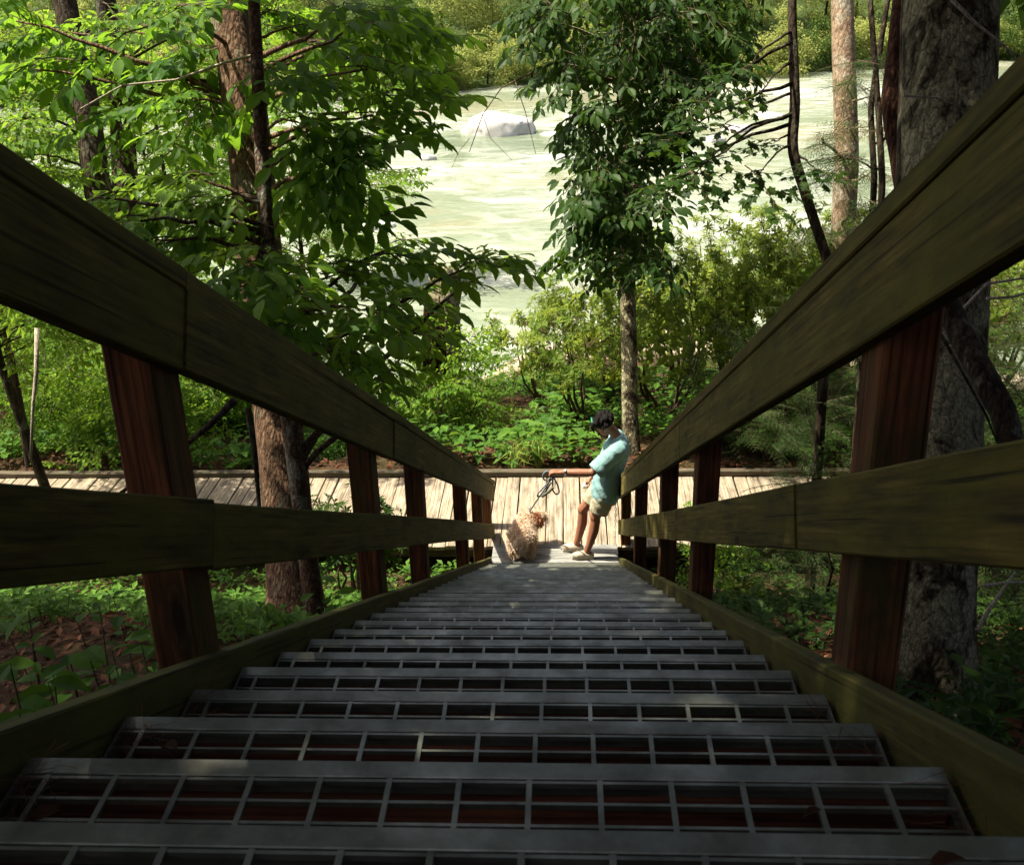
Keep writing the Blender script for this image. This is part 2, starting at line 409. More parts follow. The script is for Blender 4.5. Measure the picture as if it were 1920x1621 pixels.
for k in range(-3, KL+1):
    y, z = nose(k)
    o = link('tread', tm, stair, [M_steel]); o.location = Vector((rng.uniform(-.003, .003), y, z+rng.uniform(-.003, .003)))-stair.location
    o.rotation_euler = (rng.uniform(-.006, .006), rng.uniform(-.002, .002), rng.uniform(-.002, .002))
    link('nosing_plate', nm_, o, [M_steel])
    r = link('riser_board', rm, stair, [M_riser]); r.location = Vector((0, y, z-.004))-stair.location
for i in range(4):                            # level boards between the last tread and the boardwalk
    o = board('landing_plank', W-.01, .093, .036, M_landing, stair, rng, .001, 6, .004)
    o.rotation_euler = (R_(-90), 0, 0); o.location = Vector((-HW+.005, LY+.008+.05+.099*i, LZ-.019+rng.uniform(-.002, .002)))-stair.location
# stringers: boards in lengths, inner face at +-HW
def place_board(o, t, H, x, pitch=True, parent=None, dh=0, dx=0):
    """board local X -> down the slope, local Z -> square to the slope, local Y -> across"""
    p = S(t, H, x)
    ax = Vector(Dv); az = Vector(Nv); ay = az.cross(ax)
    ax = (ax+az*dh+Vector((1, 0, 0))*dx).normalized(); az = (az-ax*az.dot(ax)).normalized(); ay = az.cross(ax)
    mm = Matrix((ax, ay, az)).transposed().to_4x4(); mm.translation = Vector(p)
    if parent: mm = Matrix.Translation(-Vector(parent.location)) @ mm
    o.matrix_local = mm
HT = -.292; SB = .29
cuts_L = [-.6, 5.35, 9.85, T_END]; cuts_R = [-.6, 5.75, 10.1, T_END]
for side, cuts in ((-1, cuts_L), (1, cuts_R)):
    for a, b in zip(cuts[:-1], cuts[1:]):
        o = board('stringer', b-a-.004, SB, .042, M_stringer, stair, rng, .002)
        place_board(o, a, HT-SB/2+rng.uniform(-.003, .003), side*(HW+.021), True, stair)

# ------------------------------------------------------------------ railings
def railing(side, post_d, top_cuts, mid_cuts, hs, label):
    cap_t, bb, mt, mb_ = hs
    xin = side*HW
    y = S(T_END-.2, HT, xin)
    root = empty('wooden_railing', (side*(HW+.1), float(y[1]), gz(side*.8, float(y[1]))))
    tag(root, label, 'railing', 'wooden railings of the staircase')
    px = side*(HW+.042+.052)
    for i, d in enumerate(post_d):
        t = t_at(d, HT, side*(HW+.04))
        p = S(t, HT, px); ytop = p[1]
        # vertical post: from ground to just under the cap
        ztop = CZ+((cap_t-.045)/math.cos(SL))-(p[1])*math.tan(SL)
        zb = gz(px, p[1])-.12
        L = ztop-zb-.02
        wx_, wy_ = .104, .142
        m = MB(); n = 6; e = .006
        for j in range(n+1):
            z = L*j/n
            for (u, v) in ((-wx_/2+e, -wy_/2), (wx_/2-e, -wy_/2), (wx_/2, -wy_/2+e), (wx_/2, wy_/2-e), (wx_/2-e, wy_/2), (-wx_/2+e, wy_/2), (-wx_/2, wy_/2-e), (-wx_/2, -wy_/2+e)):
                zz = z
                if j == n: zz = z-v*math.tan(SL)
                m.v.append((zz, u, v))
        for j in range(n):
            for c in range(8): m.f.append((j*8+c, j*8+(c+1) % 8, (j+1)*8+(c+1) % 8, (j+1)*8+c))
        m.f.append(tuple(range(8))[::-1]); m.f.append(tuple(n*8+c for c in range(8)))
        o = m.build('post', M_post, root)
        mm = Matrix(((0, 1, 0, 0), (0, 0, 1, 0), (1, 0, 0, 0), (0, 0, 0, 1)))   # local X up
        tl = Matrix.Rotation(rng.uniform(-.008, .008), 4, 'Y')
        o.matrix_local = Matrix.Translation(Vector((px, p[1], zb))-root.location) @ tl @ mm
    def run(name, cuts, h0, h1, th, xo, bow=.004):
        for a, b in zip(cuts[:-1], cuts[1:]):
            o = board(name, b-a-.005, h1-h0, th, M_rail, root, rng, bow)
            place_board(o, a, (h0+h1)/2+rng.uniform(-.004, .004), xo+rng.uniform(-.002, .002)*1, True, root, rng.uniform(-.0012, .0012))
    run('rail_board', top_cuts, bb, cap_t-.047, .04, side*(HW+.021))
    run('middle_rail_board', mid_cuts, mb_, mt, .04, side*(HW+.021))
    # cap: flat board, width across, thickness square to slope
    for a, b in zip(top_cuts[:-1], top_cuts[1:]):
        o = board('cap_board', b-a-.004, .045, .17, M_rail, root, rng, .003)
        place_board(o, a+.0, cap_t-.0225, side*(HW+.083), True, root)
    return root
tl1 = t_at(2.36, .45, -HW); tl1m = t_at(2.56, 0, -HW); tl2 = t_at(5.2, .45, -HW); tl2m = t_at(5.45, 0, -HW); tl4 = t_at(9.7, .3, -HW)
tr1 = t_at(2.65, .0, HW); tr2 = t_at(5.43, .45, HW); tr2m = t_at(5.65, 0, HW); tr3 = t_at(9.8, .3, HW)
railing(-1, [2.62, 5.2, 6.8, 9.6, 11.4, 12.7], [-.6, tl1, tl2, tl4, T_END+.1], [-.6, tl1m, tl2m, tl4, T_END+.1], (.568, .342, .069, -.088),
        'weathered timber stair railing beside the dog, darker in the shade')
railing(1, [2.38, 5.36, 7.1, 9.8, 12.2], [-.6, tr2, tr3, T_END-.1], [-.6, tr1, tr2m, tr3, T_END-.1], (.58, .351, .110, -.050),
        'olive weathered timber stair railing the person leans against')

# ------------------------------------------------------------------ boardwalk
bwk = empty('boardwalk', (0, 11.4, BZ-.2)); tag(bwk, 'sunlit plank boardwalk crossing the foot of the staircase', None, None, 'structure')
x = -9.5
BY0, BY1 = LY+.40, 12.42
while x < 9.5:
    wd = rng.choice([.142, .142, .15, .19, .135])
    o = board('plank', BY1-BY0+rng.uniform(-.03, .03), wd, .04, M_deck, bwk, rng, .002, 6, .005)
    tw = rng.uniform(-.006, .006)
    mm = Matrix(((0, 0, 1, 0), (1, 0, 0, 0), (0, 1, 0, 0), (0, 0, 0, 1)))
    o.matrix_local = Matrix.Translation((x+wd/2, BY0-11.4+rng.uniform(-.015, .015), .2-.02+rng.uniform(-.004, .004))) @ Matrix.Rotation(tw, 4, 'Z') @ Matrix.Rotation(rng.uniform(-.01, .01), 4, 'Y') @ mm
    x += wd+rng.uniform(.006, .013)
for a, b in ((-9.5, -4.7), (-4.69, .9), (.91, 5.4), (5.41, 9.5)):
    o = board('kerb_beam', b-a, .075, .09, M_kerb, bwk, rng, .006, 8, .012)
    o.location = (a, BY1-11.4-.06, .2+.04)
for yy in (BY0+.12, BY1-.15):
    o = board('joist', 19, .14, .06, M_kerb, bwk, rng, .002, 6); o.location = (-9.5, yy-11.4, .2-.115)

# ------------------------------------------------------------------ foliage toolkit
def leaf_broad():                            # pointed oval leaf, folded along the midrib, tip drooping
    st = [(0, 0), (.22, .17), (.5, .25), (.78, .15), (1, 0)]
    v = [(0, 0, 0)]
    for y, h in st[1:-1]:
        z = -.16*y*y
        v += [(-h, y-.02, z+.07*h/.25), (0, y, z), (h, y-.02, z+.07*h/.25)]
    v.append((0, 1, -.20))
    t = [(0, 2, 1), (0, 3, 2)]
    for i in (1, 4): t += [(i, i+1, i+4), (i, i+4, i+3), (i+1, i+2, i+5), (i+1, i+5, i+4)]
    t += [(7, 8, 10), (8, 9, 10)]
    return np.array(v, float), np.array(t)
def leaf_mid(wd=.24):
    return np.array([(0, 0, 0), (-wd, .48, .04), (0, .5, -.03), (wd, .48, .04), (0, 1, -.14)], float), np.array([(0, 2, 1), (0, 3, 2), (1, 2, 4), (2, 3, 4)])
def leaf_flat(wd=.3):
    return np.array([(0, 0, 0), (-wd, .5, .05), (wd, .5, .05), (0, 1, -.05)], float), np.array([(0, 2, 1), (1, 2, 3)])
def leaf_maple():
    v = [(0, 0, 0)]
    for a, r in ((-150, .32), (-110, .62), (-78, .5), (-48, .82), (-22, .6), (0, 1), (22, .6), (48, .82), (78, .5), (110, .62), (150, .32)):
        v.append((r*.75*math.sin(R_(a)), .15+r*.85*math.cos(R_(a)), -.1*r*r))
    return np.array(v, float), np.array([(0, i+1, i) for i in range(1, 11)])

class TB:                                    # template builder: leaves + twigs, triangles only
    def __init__(s): s.V = []; s.T = []; s.m = []; s.a = []; s.n = 0
    def add(s, v, t, mi, var):
        s.V.append(v); s.T.append(t+s.n); s.m += [mi]*len(t); s.a += [var]*len(v); s.n += len(v)
    def leaf(s, lt, p, d, up_, size, var):
        d = d/np.linalg.norm(d); x = np.cross(d, up_); x /= np.linalg.norm(x)+1e-9; z = np.cross(x, d)
        v, t = lt; s.add(p+size*(v[:, :1]*x+v[:, 1:2]*d+v[:, 2:3]*z), t, 0, var)
    def twig(s, pts, r0, r1, n=3):
        pts = [np.asarray(p, float) for p in pts]; k = len(pts); V = []
        for i in range(k):
            t = pts[min(i+1, k-1)]-pts[max(i-1, 0)]; t = t/(np.linalg.norm(t)+1e-9)
            a = np.cross(t, [.31, .2, .93]); a /= np.linalg.norm(a)+1e-9; b = np.cross(t, a); r = r0+(r1-r0)*i/(k-1)
            for j in range(n): V.append(pts[i]+r*(a*math.cos(6.2832*j/n)+b*math.sin(6.2832*j/n)))
        T = []
        for i in range(k-1):
            for j in range(n):
                A, B, C, D = i*n+j, i*n+(j+1) % n, (i+1)*n+(j+1) % n, (i+1)*n+j; T += [(A, B, C), (A, C, D)]
        s.add(np.array(V), np.array(T), 1, .5)
    def done(s): return dict(V=np.concatenate(s.V), T=np.concatenate(s.T), m=np.array(s.m), a=np.array(s.a))

def spray_broad(seed, lt, L=.8, ls=.14, nside=5, per=5, droop=.35, hang=.35):
    g = np.random.RandomState(seed); b = TB()
    def pos(y, x=0): return np.array([x+.04*math.sin(y*5+seed), y, -droop*y*y*.6+.03*math.sin(y*9)])
    axis = [pos(L*i/5) for i in range(6)]; b.twig(axis, .006, .002)
    def leaves(pts, n, size):
        pts = np.array(pts)
        for i in range(n):
            u = (i+.6)/n*(len(pts)-1); k = min(int(u), len(pts)-2); p = pts[k]+(pts[k+1]-pts[k])*(u-k)
            d = pts[k+1]-pts[k]; d = d/np.linalg.norm(d); sd = np.array([d[1], -d[0], 0])*(1 if i % 2 else -1)
            dd = d*g.uniform(.4, .9)+sd*g.uniform(.6, 1.1)+np.array([0, 0, -g.uniform(.05, hang*2)])
            upv = np.array([g.normal(0, .35), g.normal(0, .35), 1]); b.leaf(lt, p, dd, upv, size*g.uniform(.65, 1.2), g.rand())
        d = pts[-1]-pts[-2]; b.leaf(lt, pts[-1], d+np.array([0, 0, -.02]), np.array([g.normal(0, .3), g.normal(0, .3), 1]), size*1.1, g.rand())
    leaves(axis[1:], per+2, ls)
    for i in range(nside):
        u = .15+.75*i/nside; s = (1 if i % 2 else -1); k = u*5; j = min(int(k), 4); p = axis[j]+(axis[j+1]-axis[j])*(k-j)
        l = L*.55*(1-u*.55)*g.uniform(.7, 1.2); an = R_(g.uniform(35, 65))*s
        pts = [p+np.array([math.sin(an)*l*q, math.cos(an)*l*q, -droop*.6*(l*q)**2-.05*l*q+g.normal(0, .01)]) for q in (0, .35, .7, 1)]
        b.twig(pts, .0035, .0014); leaves(pts, per, ls)
    return b.done()
def whorl(seed, lt, n=9, ls=.11, L=.3):      # rhododendron like leaf rosettes on forked twigs
    g = np.random.RandomState(seed); b = TB()
    for k in range(5):
        d = np.array([g.normal(0, .5), 1, g.normal(.35, .35)]); d /= np.linalg.norm(d); l = L*g.uniform(.5, 1.1)
        tip = d*l; b.twig([np.zeros(3), tip*.5+g.normal(0, .015, 3), tip], .004, .002)
        a0 = g.uniform(0, 6)
        for i in range(n):
            a = a0+6.283*i/n; e1 = np.cross(d, [.2, .1, 1.]); e1 /= np.linalg.norm(e1); e2 = np.cross(d, e1)
            rad = e1*math.cos(a)+e2*math.sin(a)
            b.leaf(lt, tip-d*.02*g.rand(), rad+d*g.uniform(.1, .6)+np.array([0, 0, -.15]), d+np.array([0, 0, .5])+g.normal(0, .15, 3), ls*g.uniform(.6, 1.2), g.rand())
    return b.done()
def spray_hemlock(seed, L=.6):
    g = np.random.RandomState(seed); b = TB(); lt = leaf_flat(.09)
    ax = [np.array([.03*math.sin(4*y+seed), y, -.3*y*y]) for y in np.linspace(0, L, 6)]; b.twig(ax, .005, .0015)
    for i in range(16):
        u = .08+.9*i/16; k = u*5; j = min(int(k), 4); p = ax[j]+(ax[j+1]-ax[j])*(k-j); s = 1 if i % 2 else -1
        l = L*.42*(1-.75*u)*g.uniform(.7, 1.15); an = R_(58)*s; d = np.array([math.sin(an), math.cos(an), -.22])
        b.twig([p, p+d*l*.5, p+d*l-np.array([0, 0, .02])], .0018, .0008)
        for q in range(7):
            c = p+d*l*(q+.5)/7
            for s2 in (-1, 1):
                dd = d*.9+np.array([d[1], -d[0], 0])*s2*.9; b.leaf(lt, c, dd, np.array([g.normal(0, .2), g.normal(0, .2), 1]), l*.25*(1.1-.07*q)*g.uniform(.8, 1.1), g.rand())
    return b.done()
def clump_far(seed, lt, n=26, r=.6, ls=.22):
    g = np.random.RandomState(seed); b = TB()
    for i in range(n):
        d = g.normal(0, 1, 3); d /= np.linalg.norm(d); p = d*r*g.rand()**.4*np.array([1, 1, .65])
        b.leaf(lt, p, d+np.array([0, 0, -.3])+g.normal(0, .4, 3), np.array([g.normal(0, .5), g.normal(0, .5), 1])+d*.4, ls*g.uniform(.6, 1.3), g.rand())
    return b.done()
def seedling(seed, lt, h=.22, n=6, ls=.10):
    g = np.random.RandomState(seed); b = TB(); tip = np.array([g.normal(0, .04), g.normal(0, .04), h]); b.twig([np.zeros(3), tip*.5, tip], .003, .0016)
    a0 = g.uniform(0, 6)
    for i in range(n):
        a = a0+i*2.4; u = .35+.65*(i+1)/n
        b.leaf(lt, tip*u, np.array([math.cos(a), math.sin(a), g.uniform(-.2, .35)]), np.array([g.normal(0, .25), g.normal(0, .25), 1]), ls*g.uniform(.6, 1.25), g.rand())
    return b.done()
def tuft(seed, n=22, h=.4):
    g = np.random.RandomState(seed); b = TB()
    for i in range(n):
        a = g.uniform(0, 6.28); o = g.uniform(.15, .7)*h; hh = h*g.uniform(.5, 1); w_ = .006; d = np.array([math.cos(a), math.sin(a), 0]); s = np.array([-d[1], d[0], 0])*w_
        p0 = d*.02; p1 = d*o*.45+np.array([0, 0, hh*.75]); p2 = d*o+np.array([0, 0, hh*.7]); v = np.array([p0-s, p0+s, p1-s, p1+s, p2])
        b.add(v, np.array([(0, 1, 3), (0, 3, 2), (2, 3, 4)]), 0, g.rand())
    return b.done()

LB, LM, LF, LMP, LN = leaf_broad(), leaf_mid(), leaf_flat(), leaf_maple(), leaf_mid(.17)
T_near = [spray_broad(i, LB, .75, .15, 5, 5) for i in range(4)]
T_mid = [spray_broad(10+i, LM, .8, .12, 6, 6) for i in range(4)]
T_fine = [spray_broad(20+i, LM, .8, .075, 8, 8, .25) for i in range(4)]
T_map = [spray_broad(30+i, LMP, .6, .085, 4, 4, .15, .15) for i in range(3)]
T_whorl = [whorl(40+i, LN, 8, .10, .3) for i in range(4)]
T_whorl2 = [whorl(45+i, LF, 6, .085, .32) for i in range(4)]
T_hem = [spray_hemlock(50+i) for i in range(3)]
T_far = [clump_far(60+i, LF) for i in range(4)]
T_can = [clump_far(70+i, LF, 22, .55, .24) for i in range(3)]
T_seed = [seedling(80+i, LM) for i in range(4)]
T_seedB = [seedling(85+i, LB, .28, 6, .12) for i in range(3)]
T_tuft = [tuft(90+i) for i in range(3)]

def scatter(name, tmpls, O, Yd, U, sc_, seed, mats, parent=None, vjit=.25, smooth=False):
    g = np.random.RandomState(seed); O = np.asarray(O, float); Yd = np.asarray(Yd, float); U = np.asarray(U, float); sc_ = np.asarray(sc_, float)
    if parent is not None: O = O-np.array(parent.location)
    Yd = Yd/np.linalg.norm(Yd, axis=1, keepdims=True); Xd = np.cross(Yd, U); Xd /= np.linalg.norm(Xd, axis=1, keepdims=True)+1e-9; Zd = np.cross(Xd, Yd)
    pick = g.randint(0, len(tmpls), len(O)); Vs = []; Ts = []; Ms = []; As = []; n = 0
    for k, t in enumerate(tmpls):
        I = np.where(pick == k)[0]
        if not len(I): continue
        v = t['V']; s = sc_[I][:, None, None]
        w_ = O[I][:, None]+s*(v[None, :, :1]*Xd[I][:, None]+v[None, :, 1:2]*Yd[I][:, None]+v[None, :, 2:3]*Zd[I][:, None])
        Vs.append(w_.reshape(-1, 3)); Ts.append((t['T'][None]+(np.arange(len(I))*len(v))[:, None, None]+n).reshape(-1, 3)); n += len(I)*len(v)
        Ms.append(np.tile(t['m'], len(I))); j = g.uniform(-vjit, vjit, len(I)); As.append(np.clip(t['a'][None]+j[:, None], 0, 1).ravel())
    me = tri_mesh(name, np.concatenate(Vs), np.concatenate(Ts), np.concatenate(Ms), np.concatenate(As), smooth)
    return link(name, me, parent, mats)

def trunk_mesh(pts, rad, sides=18, rough=.06, seed=0, flare=0):
    """bumpy tapering trunk through pts"""
    g = np.random.RandomState(seed); pts = np.array(pts, float); rad = np.array(rad, float)
    L = np.concatenate([[0], np.cumsum(np.linalg.norm(np.diff(pts, axis=0), axis=1))]); n = max(6, int(L[-1]/max(.06, rad.max()*.5))); n = min(n, 90)
    u = np.linspace(0, L[-1], n)
    C = np.stack([np.interp(u, L, pts[:, i]) for i in range(3)], 1); rr = np.interp(u, L, rad)
    for _ in range(2): C[1:-1] = (C[:-2]+2*C[1:-1]+C[2:])/4
    if flare: rr = rr*(1+flare*np.exp(-u/(.9*rad[0]+.05)))
    ph = g.uniform(0, 6.28, 8); V = []
    for i in range(n):
        t = C[min(i+1, n-1)]-C[max(i-1, 0)]; t /= np.linalg.norm(t); a = np.cross(t, [0, 1., .02]); a /= np.linalg.norm(a); b = np.cross(t, a)
        for j in range(sides):
            q = 2*math.pi*j/sides
            r = rr[i]*(1+rough*(math.sin(3*q+ph[0]+u[i]*1.1)*.6+math.sin(5*q+ph[1]-u[i]*1.9)*.5+math.sin(9*q+ph[2]+u[i]*3)*.35)+g.normal(0, rough*.22))
            V.append(C[i]+(a*math.cos(q)+b*math.sin(q))*r)
    F_ = []
    for i in range(n-1):
        for j in range(sides):
            A, B, C2, D = i*sides+j, i*sides+(j+1) % sides, (i+1)*sides+(j+1) % sides, (i+1)*sides+j; F_ += [(A, B, C2), (A, C2, D)]
    V.append(C[-1]); V.append(C[0]); k = n*sides
    for j in range(sides): F_ += [((n-1)*sides+j, (n-1)*sides+(j+1) % sides, k), (j, k+1, (j+1) % sides)]
    return np.array(V), np.array(F_), C

def make_tree(name, label, cat, pts, rad, barkm, leafm, tmpls, clumps, seed, group=None, scale=1., limb_r=.03, sides=16, rough=.06, flare=.35, twigm=None, spread=1., flat=.45, droop=.1, limbs=True, limb_rise=.35):
    """pts: trunk path from the ground up; clumps: (centre, radius, number of sprays)"""
    g = np.random.RandomState(seed); pts = np.array(pts, float)
    root = empty(name, tuple(pts[0])); tag(root, label, cat, group); off = pts[0]
    V, T, C = trunk_mesh(pts, rad, sides, rough, seed, flare)
    link('trunk', tri_mesh('trunk', V-off, T, smooth=True), root, [barkm])
    O = []; D = []; U = []; Sc = []
    for c, r, n in clumps:
        c = np.array(c, float)
        hd = np.linalg.norm((C-c)[:, :2], axis=1); want = c[2]-limb_rise*hd
        k = int(np.argmin(np.abs(C[:, 2]-want)+.15*hd)); a = C[k]; L = np.linalg.norm(c-a)
        end = c
        if limbs and L > .12:
            mid = a+(c-a)*.5+np.array([0, 0, .10*L])+g.normal(0, .05*L, 3); q = np.linspace(0, 1, 8)[:, None]
            pth = (1-q)**2*a+2*q*(1-q)*mid+q*q*c; pth[1:-1] += g.normal(0, .012*L, (6, 3))
            mb = MB(); lr = min(limb_r*(.5+.28*L), rad[0]*.55); mb.tube([p-off for p in pth], list(np.linspace(lr, lr*.25, 8)), 6)
            link('limb', mb.mesh('limb', True), root, [twigm or barkm])
        out = c-a; out[2] *= .3; out = out/(np.linalg.norm(out)+1e-6)
        for i in range(n):
            e = g.normal(0, 1, 3); e /= np.linalg.norm(e)+1e-9; e *= r*g.rand()**.5*.9; e[2] *= flat
            d = out*g.uniform(.3, 1.2)+e/(r+1e-6)*1.3*spread+g.normal(0, .3, 3); d[2] = d[2]*.4-droop
            O.append(c+e*.7-d/np.linalg.norm(d)*.2*scale); D.append(d); U.append(np.array([g.normal(0, .22), g.normal(0, .22), 1])); Sc.append(scale*g.uniform(.7, 1.2))
    if O: scatter('crown', tmpls, O, D, U, Sc, seed+1, [leafm, twigm or B_twig], root)
    return root

def blob(c, rad, n, r, ns, seed, fn=None):   # n clumps spread through an ellipsoid
    g = np.random.RandomState(seed); out = []
    while len(out) < n:
        e = g.uniform(-1, 1, 3)
        if e@e > 1 or e@e < .12: continue
        p = np.array(c)+e*np.array(rad)
        if fn and not fn(p): continue
        out.append((p, r*g.uniform(.7, 1.3), ns))
    return out
def pc(lst, d, r, n, jit=0, seed=0):         # clumps from picture points at a given distance
    g = np.random.RandomState(seed); return [(P(x, y, d+g.uniform(-jit, jit)), r, n) for x, y in lst]
def base_at(px, py0, d):                     # trunk foot: follow the pixel column down to the ground
    for y in range(py0, 2600, 4):
        p = P(px, y, d)
        if p[2] < gz(p[0], p[1]): return p
    return p
def foot(p):                                 # drop straight to the ground
    return np.array([p[0], p[1], gz(p[0], p[1])-.06])

# ------------------------------------------------------------------ trees
# big furrowed trunk left of the stairs
b = foot(P(556, 1150, 8.3)); top = P(432, 0, 8.6)
up_ = top-b
clT1 = pc([(730, 30), (560, 50), (650, 20), (600, 150), (690, 130), (560, 230), (640, 260), (700, 215), (735, 190), (560, 330), (630, 370), (590, 90), (520, 140), (510, 20), (640, 310), (720, 60)], 8.3, .30, 3, .7, 1)
clT1 += pc([(250, 60), (330, 30), (190, 110), (300, 130), (350, 90), (240, 200), (360, 190), (120, 60), (60, 130), (30, 40)], 8.6, .38, 3, .8, 2)
can1 = blob(b+np.array([-2.4, -5.3, 10.4]), (5.0, 5.0, 2.6), 120, .85, 8, 5)
tree1 = make_tree('broadleaf_tree', 'tall tree with brown furrowed bark and sunlit trunk beside the stair railing', 'tree',
    [b, b+up_*.25+np.array([.02, 0, 0]), b+up_*.5, b+up_*.75+np.array([.03, 0, 0]), top, top+np.array([-.15, .3, 3]), top+np.array([-.3, .7, 7])], [.205, .185, .178, .172, .165, .13, .05], B_brown, L_broad, T_near, clT1, 11, sides=26, rough=.035)
def add_canopy(root, clumps, seed, leafm, trunk_top, tm=T_can, sca=1.0):  # unseen upper leaves and limbs, placed and shaped to cast shade
    g = np.random.RandomState(seed); O = []; D = []; U = []
    for c, r, n in clumps:
        a = trunk_top+np.array([0, 0, -.5*g.rand()*3]); L = np.linalg.norm(c-a)
        if g.rand() < .6:
            q = np.linspace(0, 1, 6)[:, None]; mid = (a+c)/2+np.array([0, 0, -.08*L]); pth = (1-q)**2*a+2*q*(1-q)*mid+q*q*c
            mb = MB(); mb.tube([p-np.array(root.location) for p in pth], list(np.linspace(.05, .012, 6)), 5); link('limb', mb.mesh('limb', True), root, [B_dark])
        for i in range(n):
            e = g.normal(0, .55, 3)*r; e[2] *= .6; O.append(c+e); D.append(g.normal(0, 1, 3)); U.append([g.normal(0, .2), g.normal(0, .2), 1])
    D = np.array(D); D[:, 2] *= .3
    return scatter('shade_crown', tm, O, D, U, np.full(len(O), sca), seed, [leafm, B_twig], root)
add_canopy(tree1, can1, 21, L_broad, top+np.array([-.25, .6, 4]))

# slim lichened trunk growing in front of it, carrying the broad leaves over the river view
b2 = foot(P(588, 1120, 7.7)); t2 = P(476, 0, 7.6)
cl2 = pc([(330, 395), (420, 375), (290, 450), (390, 455), (470, 430), (350, 330), (440, 500), (500, 470), (400, 545), (470, 580), (230, 420), (180, 370)], 7.2, .26, 3, .5, 3)
cl2 += pc([(520, 555), (590, 590), (560, 500), (640, 510), (600, 640), (670, 575), (540, 640), (650, 660)], 7.4, .26, 3, .4, 4)
cl2 += pc([(720, 470), (760, 455), (880, 500), (900, 520), (720, 600), (780, 640), (700, 650), (750, 560)], 8.6, .27, 2, .5, 5)
make_tree('broadleaf_sapling', 'slim lichen flecked tree with broad bright leaves against the furrowed trunk', 'tree',
    [b2, P(545, 800, 7.65), P(520, 620, 7.6), P(503, 480, 7.6), P(494, 360, 7.6), P(486, 200, 7.6), t2, t2+np.array([.05, .1, 1.5])], [.07, .062, .058, .054, .05, .046, .042, .02], B_slim, L_bright, T_near, cl2, 12, sides=14, scale=.95)  # brighter leaf colour stands in for sun that the crown above blocks

# sunlit understorey trees along the left bank
UL = ['light green young tree just outside the near left railing', 'understorey tree whose leaves hang over the left railing cap', 'understorey tree at the foot of the twin dark trunks', 'understorey tree behind the furrowed trunk by the water', 'low spreading tree at the left end of the boardwalk', 'small light green tree between the furrowed trunk and the rotten stump', 'waterside tree whose leaves frame the glimpsed pale boulder', 'waterside tree behind the twin dark trunks', 'overhanging waterside tree with loose leaves beside the stepping stones']
GU = 'sunlit understorey trees along the left bank'
for i, (px, py, d, hgt) in enumerate([(30, 560, 11.5, 1.0), (330, 420, 17, 1.2), (100, 420, 19, 1.3), (430, 300, 21, 1.3), (-60, 350, 13, 1.3), (560, 420, 19, .8), (250, 320, 24, 1.4), (20, 300, 26, 1.6), (640, 190, 30, 1.5)]):
    g = np.random.RandomState(900+i); c0 = P(px, py, d); f_ = foot(c0); hi = c0+np.array([g.normal(0, .2), g.normal(0, .2), 1.6*hgt])
    cl = blob(c0+np.array([0, 0, .2*hgt]), (.085*d*1.0, .9, 1.15*hgt*d/15), 22, .5*d/14, 4, 910+i)
    make_tree('understorey_tree', UL[i], 'tree', [f_, (f_+hi)/2+g.normal(0, .1, 3), hi], [.06, .05, .015], B_dark, L_bright, T_fine if i % 2 else T_mid, cl, 920+i, GU, scale=.9*max(1, d/15), sides=9, limb_r=.016)

# twin dark trunks further left
for i, (pa, pb, d, lab, cl) in enumerate([
    ((192, 420), (120, 0), 13.5, 'dark trunk leaning left behind the railing, the taller of a pair', pc([(60, 30), (20, 100), (90, 160), (40, 220), (200, 40), (180, 190), (110, 260), (260, 20), (20, 180), (150, 90), (60, 290), (230, 120)], 13.5, .55, 4, 1.5, 6)),
    ((240, 420), (205, 40), 14.5, 'dark forked trunk standing just right of the taller one behind the railing', pc([(260, 170), (320, 60), (300, 20), (380, 130), (230, 230), (340, 220), (380, 50), (190, 290), (120, 330), (300, 300)], 14.8, .5, 4, 1.2, 7))]):
    lo = P(*pa, d); hi = P(*pb, d); f_ = foot(lo+(lo-hi)*.3); 
    make_tree('forest_tree', lab, 'tree', [f_, lo, (lo+hi)/2+np.array([.05, 0, 0]), hi, hi+np.array([-.2, .3, 3])], [.21, .17, .16, .14, .05], B_dark, L_bright, T_mid, cl, 30+i, 'dark forest trees behind the left railing' if False else None, scale=1.15, sides=14)

# leafy tree beyond the boardwalk, its shade put into the dark leaf colour
b3 = foot(P(1183, 850, 14.6)); t3 = P(1165, -40, 14.2)
cl3 = []
g = np.random.RandomState(8)
for y in range(-40, 500, 26):
    wl, wr = (165, 215) if y < 120 else ((105, 90) if y < 300 else (75, 60))
    for q in range(5 if y < 120 else 2):
        cl3.append((P(1170+g.uniform(-wl, wr), y+g.uniform(-12, 12), 14.0+g.uniform(-.8, .6)), .3, 3))
make_tree('leafy_tree', 'slender dark tree draped in broad hanging leaves in front of the river', 'tree',
    [b3, P(1180, 700, 14.5), P(1176, 500, 14.4), P(1172, 300, 14.3), t3, t3+np.array([0, 0, 2.])], [.115, .105, .10, .09, .07, .03], B_lichen, L_dark, T_near, cl3, 13, sides=14, scale=1.05, droop=.7, flat=.9)

# thin crooked tree
b4 = foot(P(1575, 560, 9.3))
cl4 = pc([(1300, 200), (1350, 240), (1270, 260), (1420, 190), (1400, 130), (1330, 300), (1450, 270), (1540, 330), (1300, 330), (1250, 360), (1420, 330)], 9.2, .22, 2, .4, 9)
make_tree('crooked_tree', 'thin crooked bare-stemmed tree with small star shaped leaves reaching over the river', 'tree',
    [b4, P(1556, 500, 9.3), P(1530, 425, 9.3), P(1500, 330, 9.25), P(1484, 280, 9.2), P(1492, 200, 9.2), P(1486, 60, 9.2), P(1484, -60, 9.2), P(1470, -400, 9.2)], [.05, .045, .043, .045, .046, .044, .04, .036, .02], B_dark, L_dark, T_map, cl4, 14, sides=12, scale=.9, limb_r=.022, limb_rise=-.4)

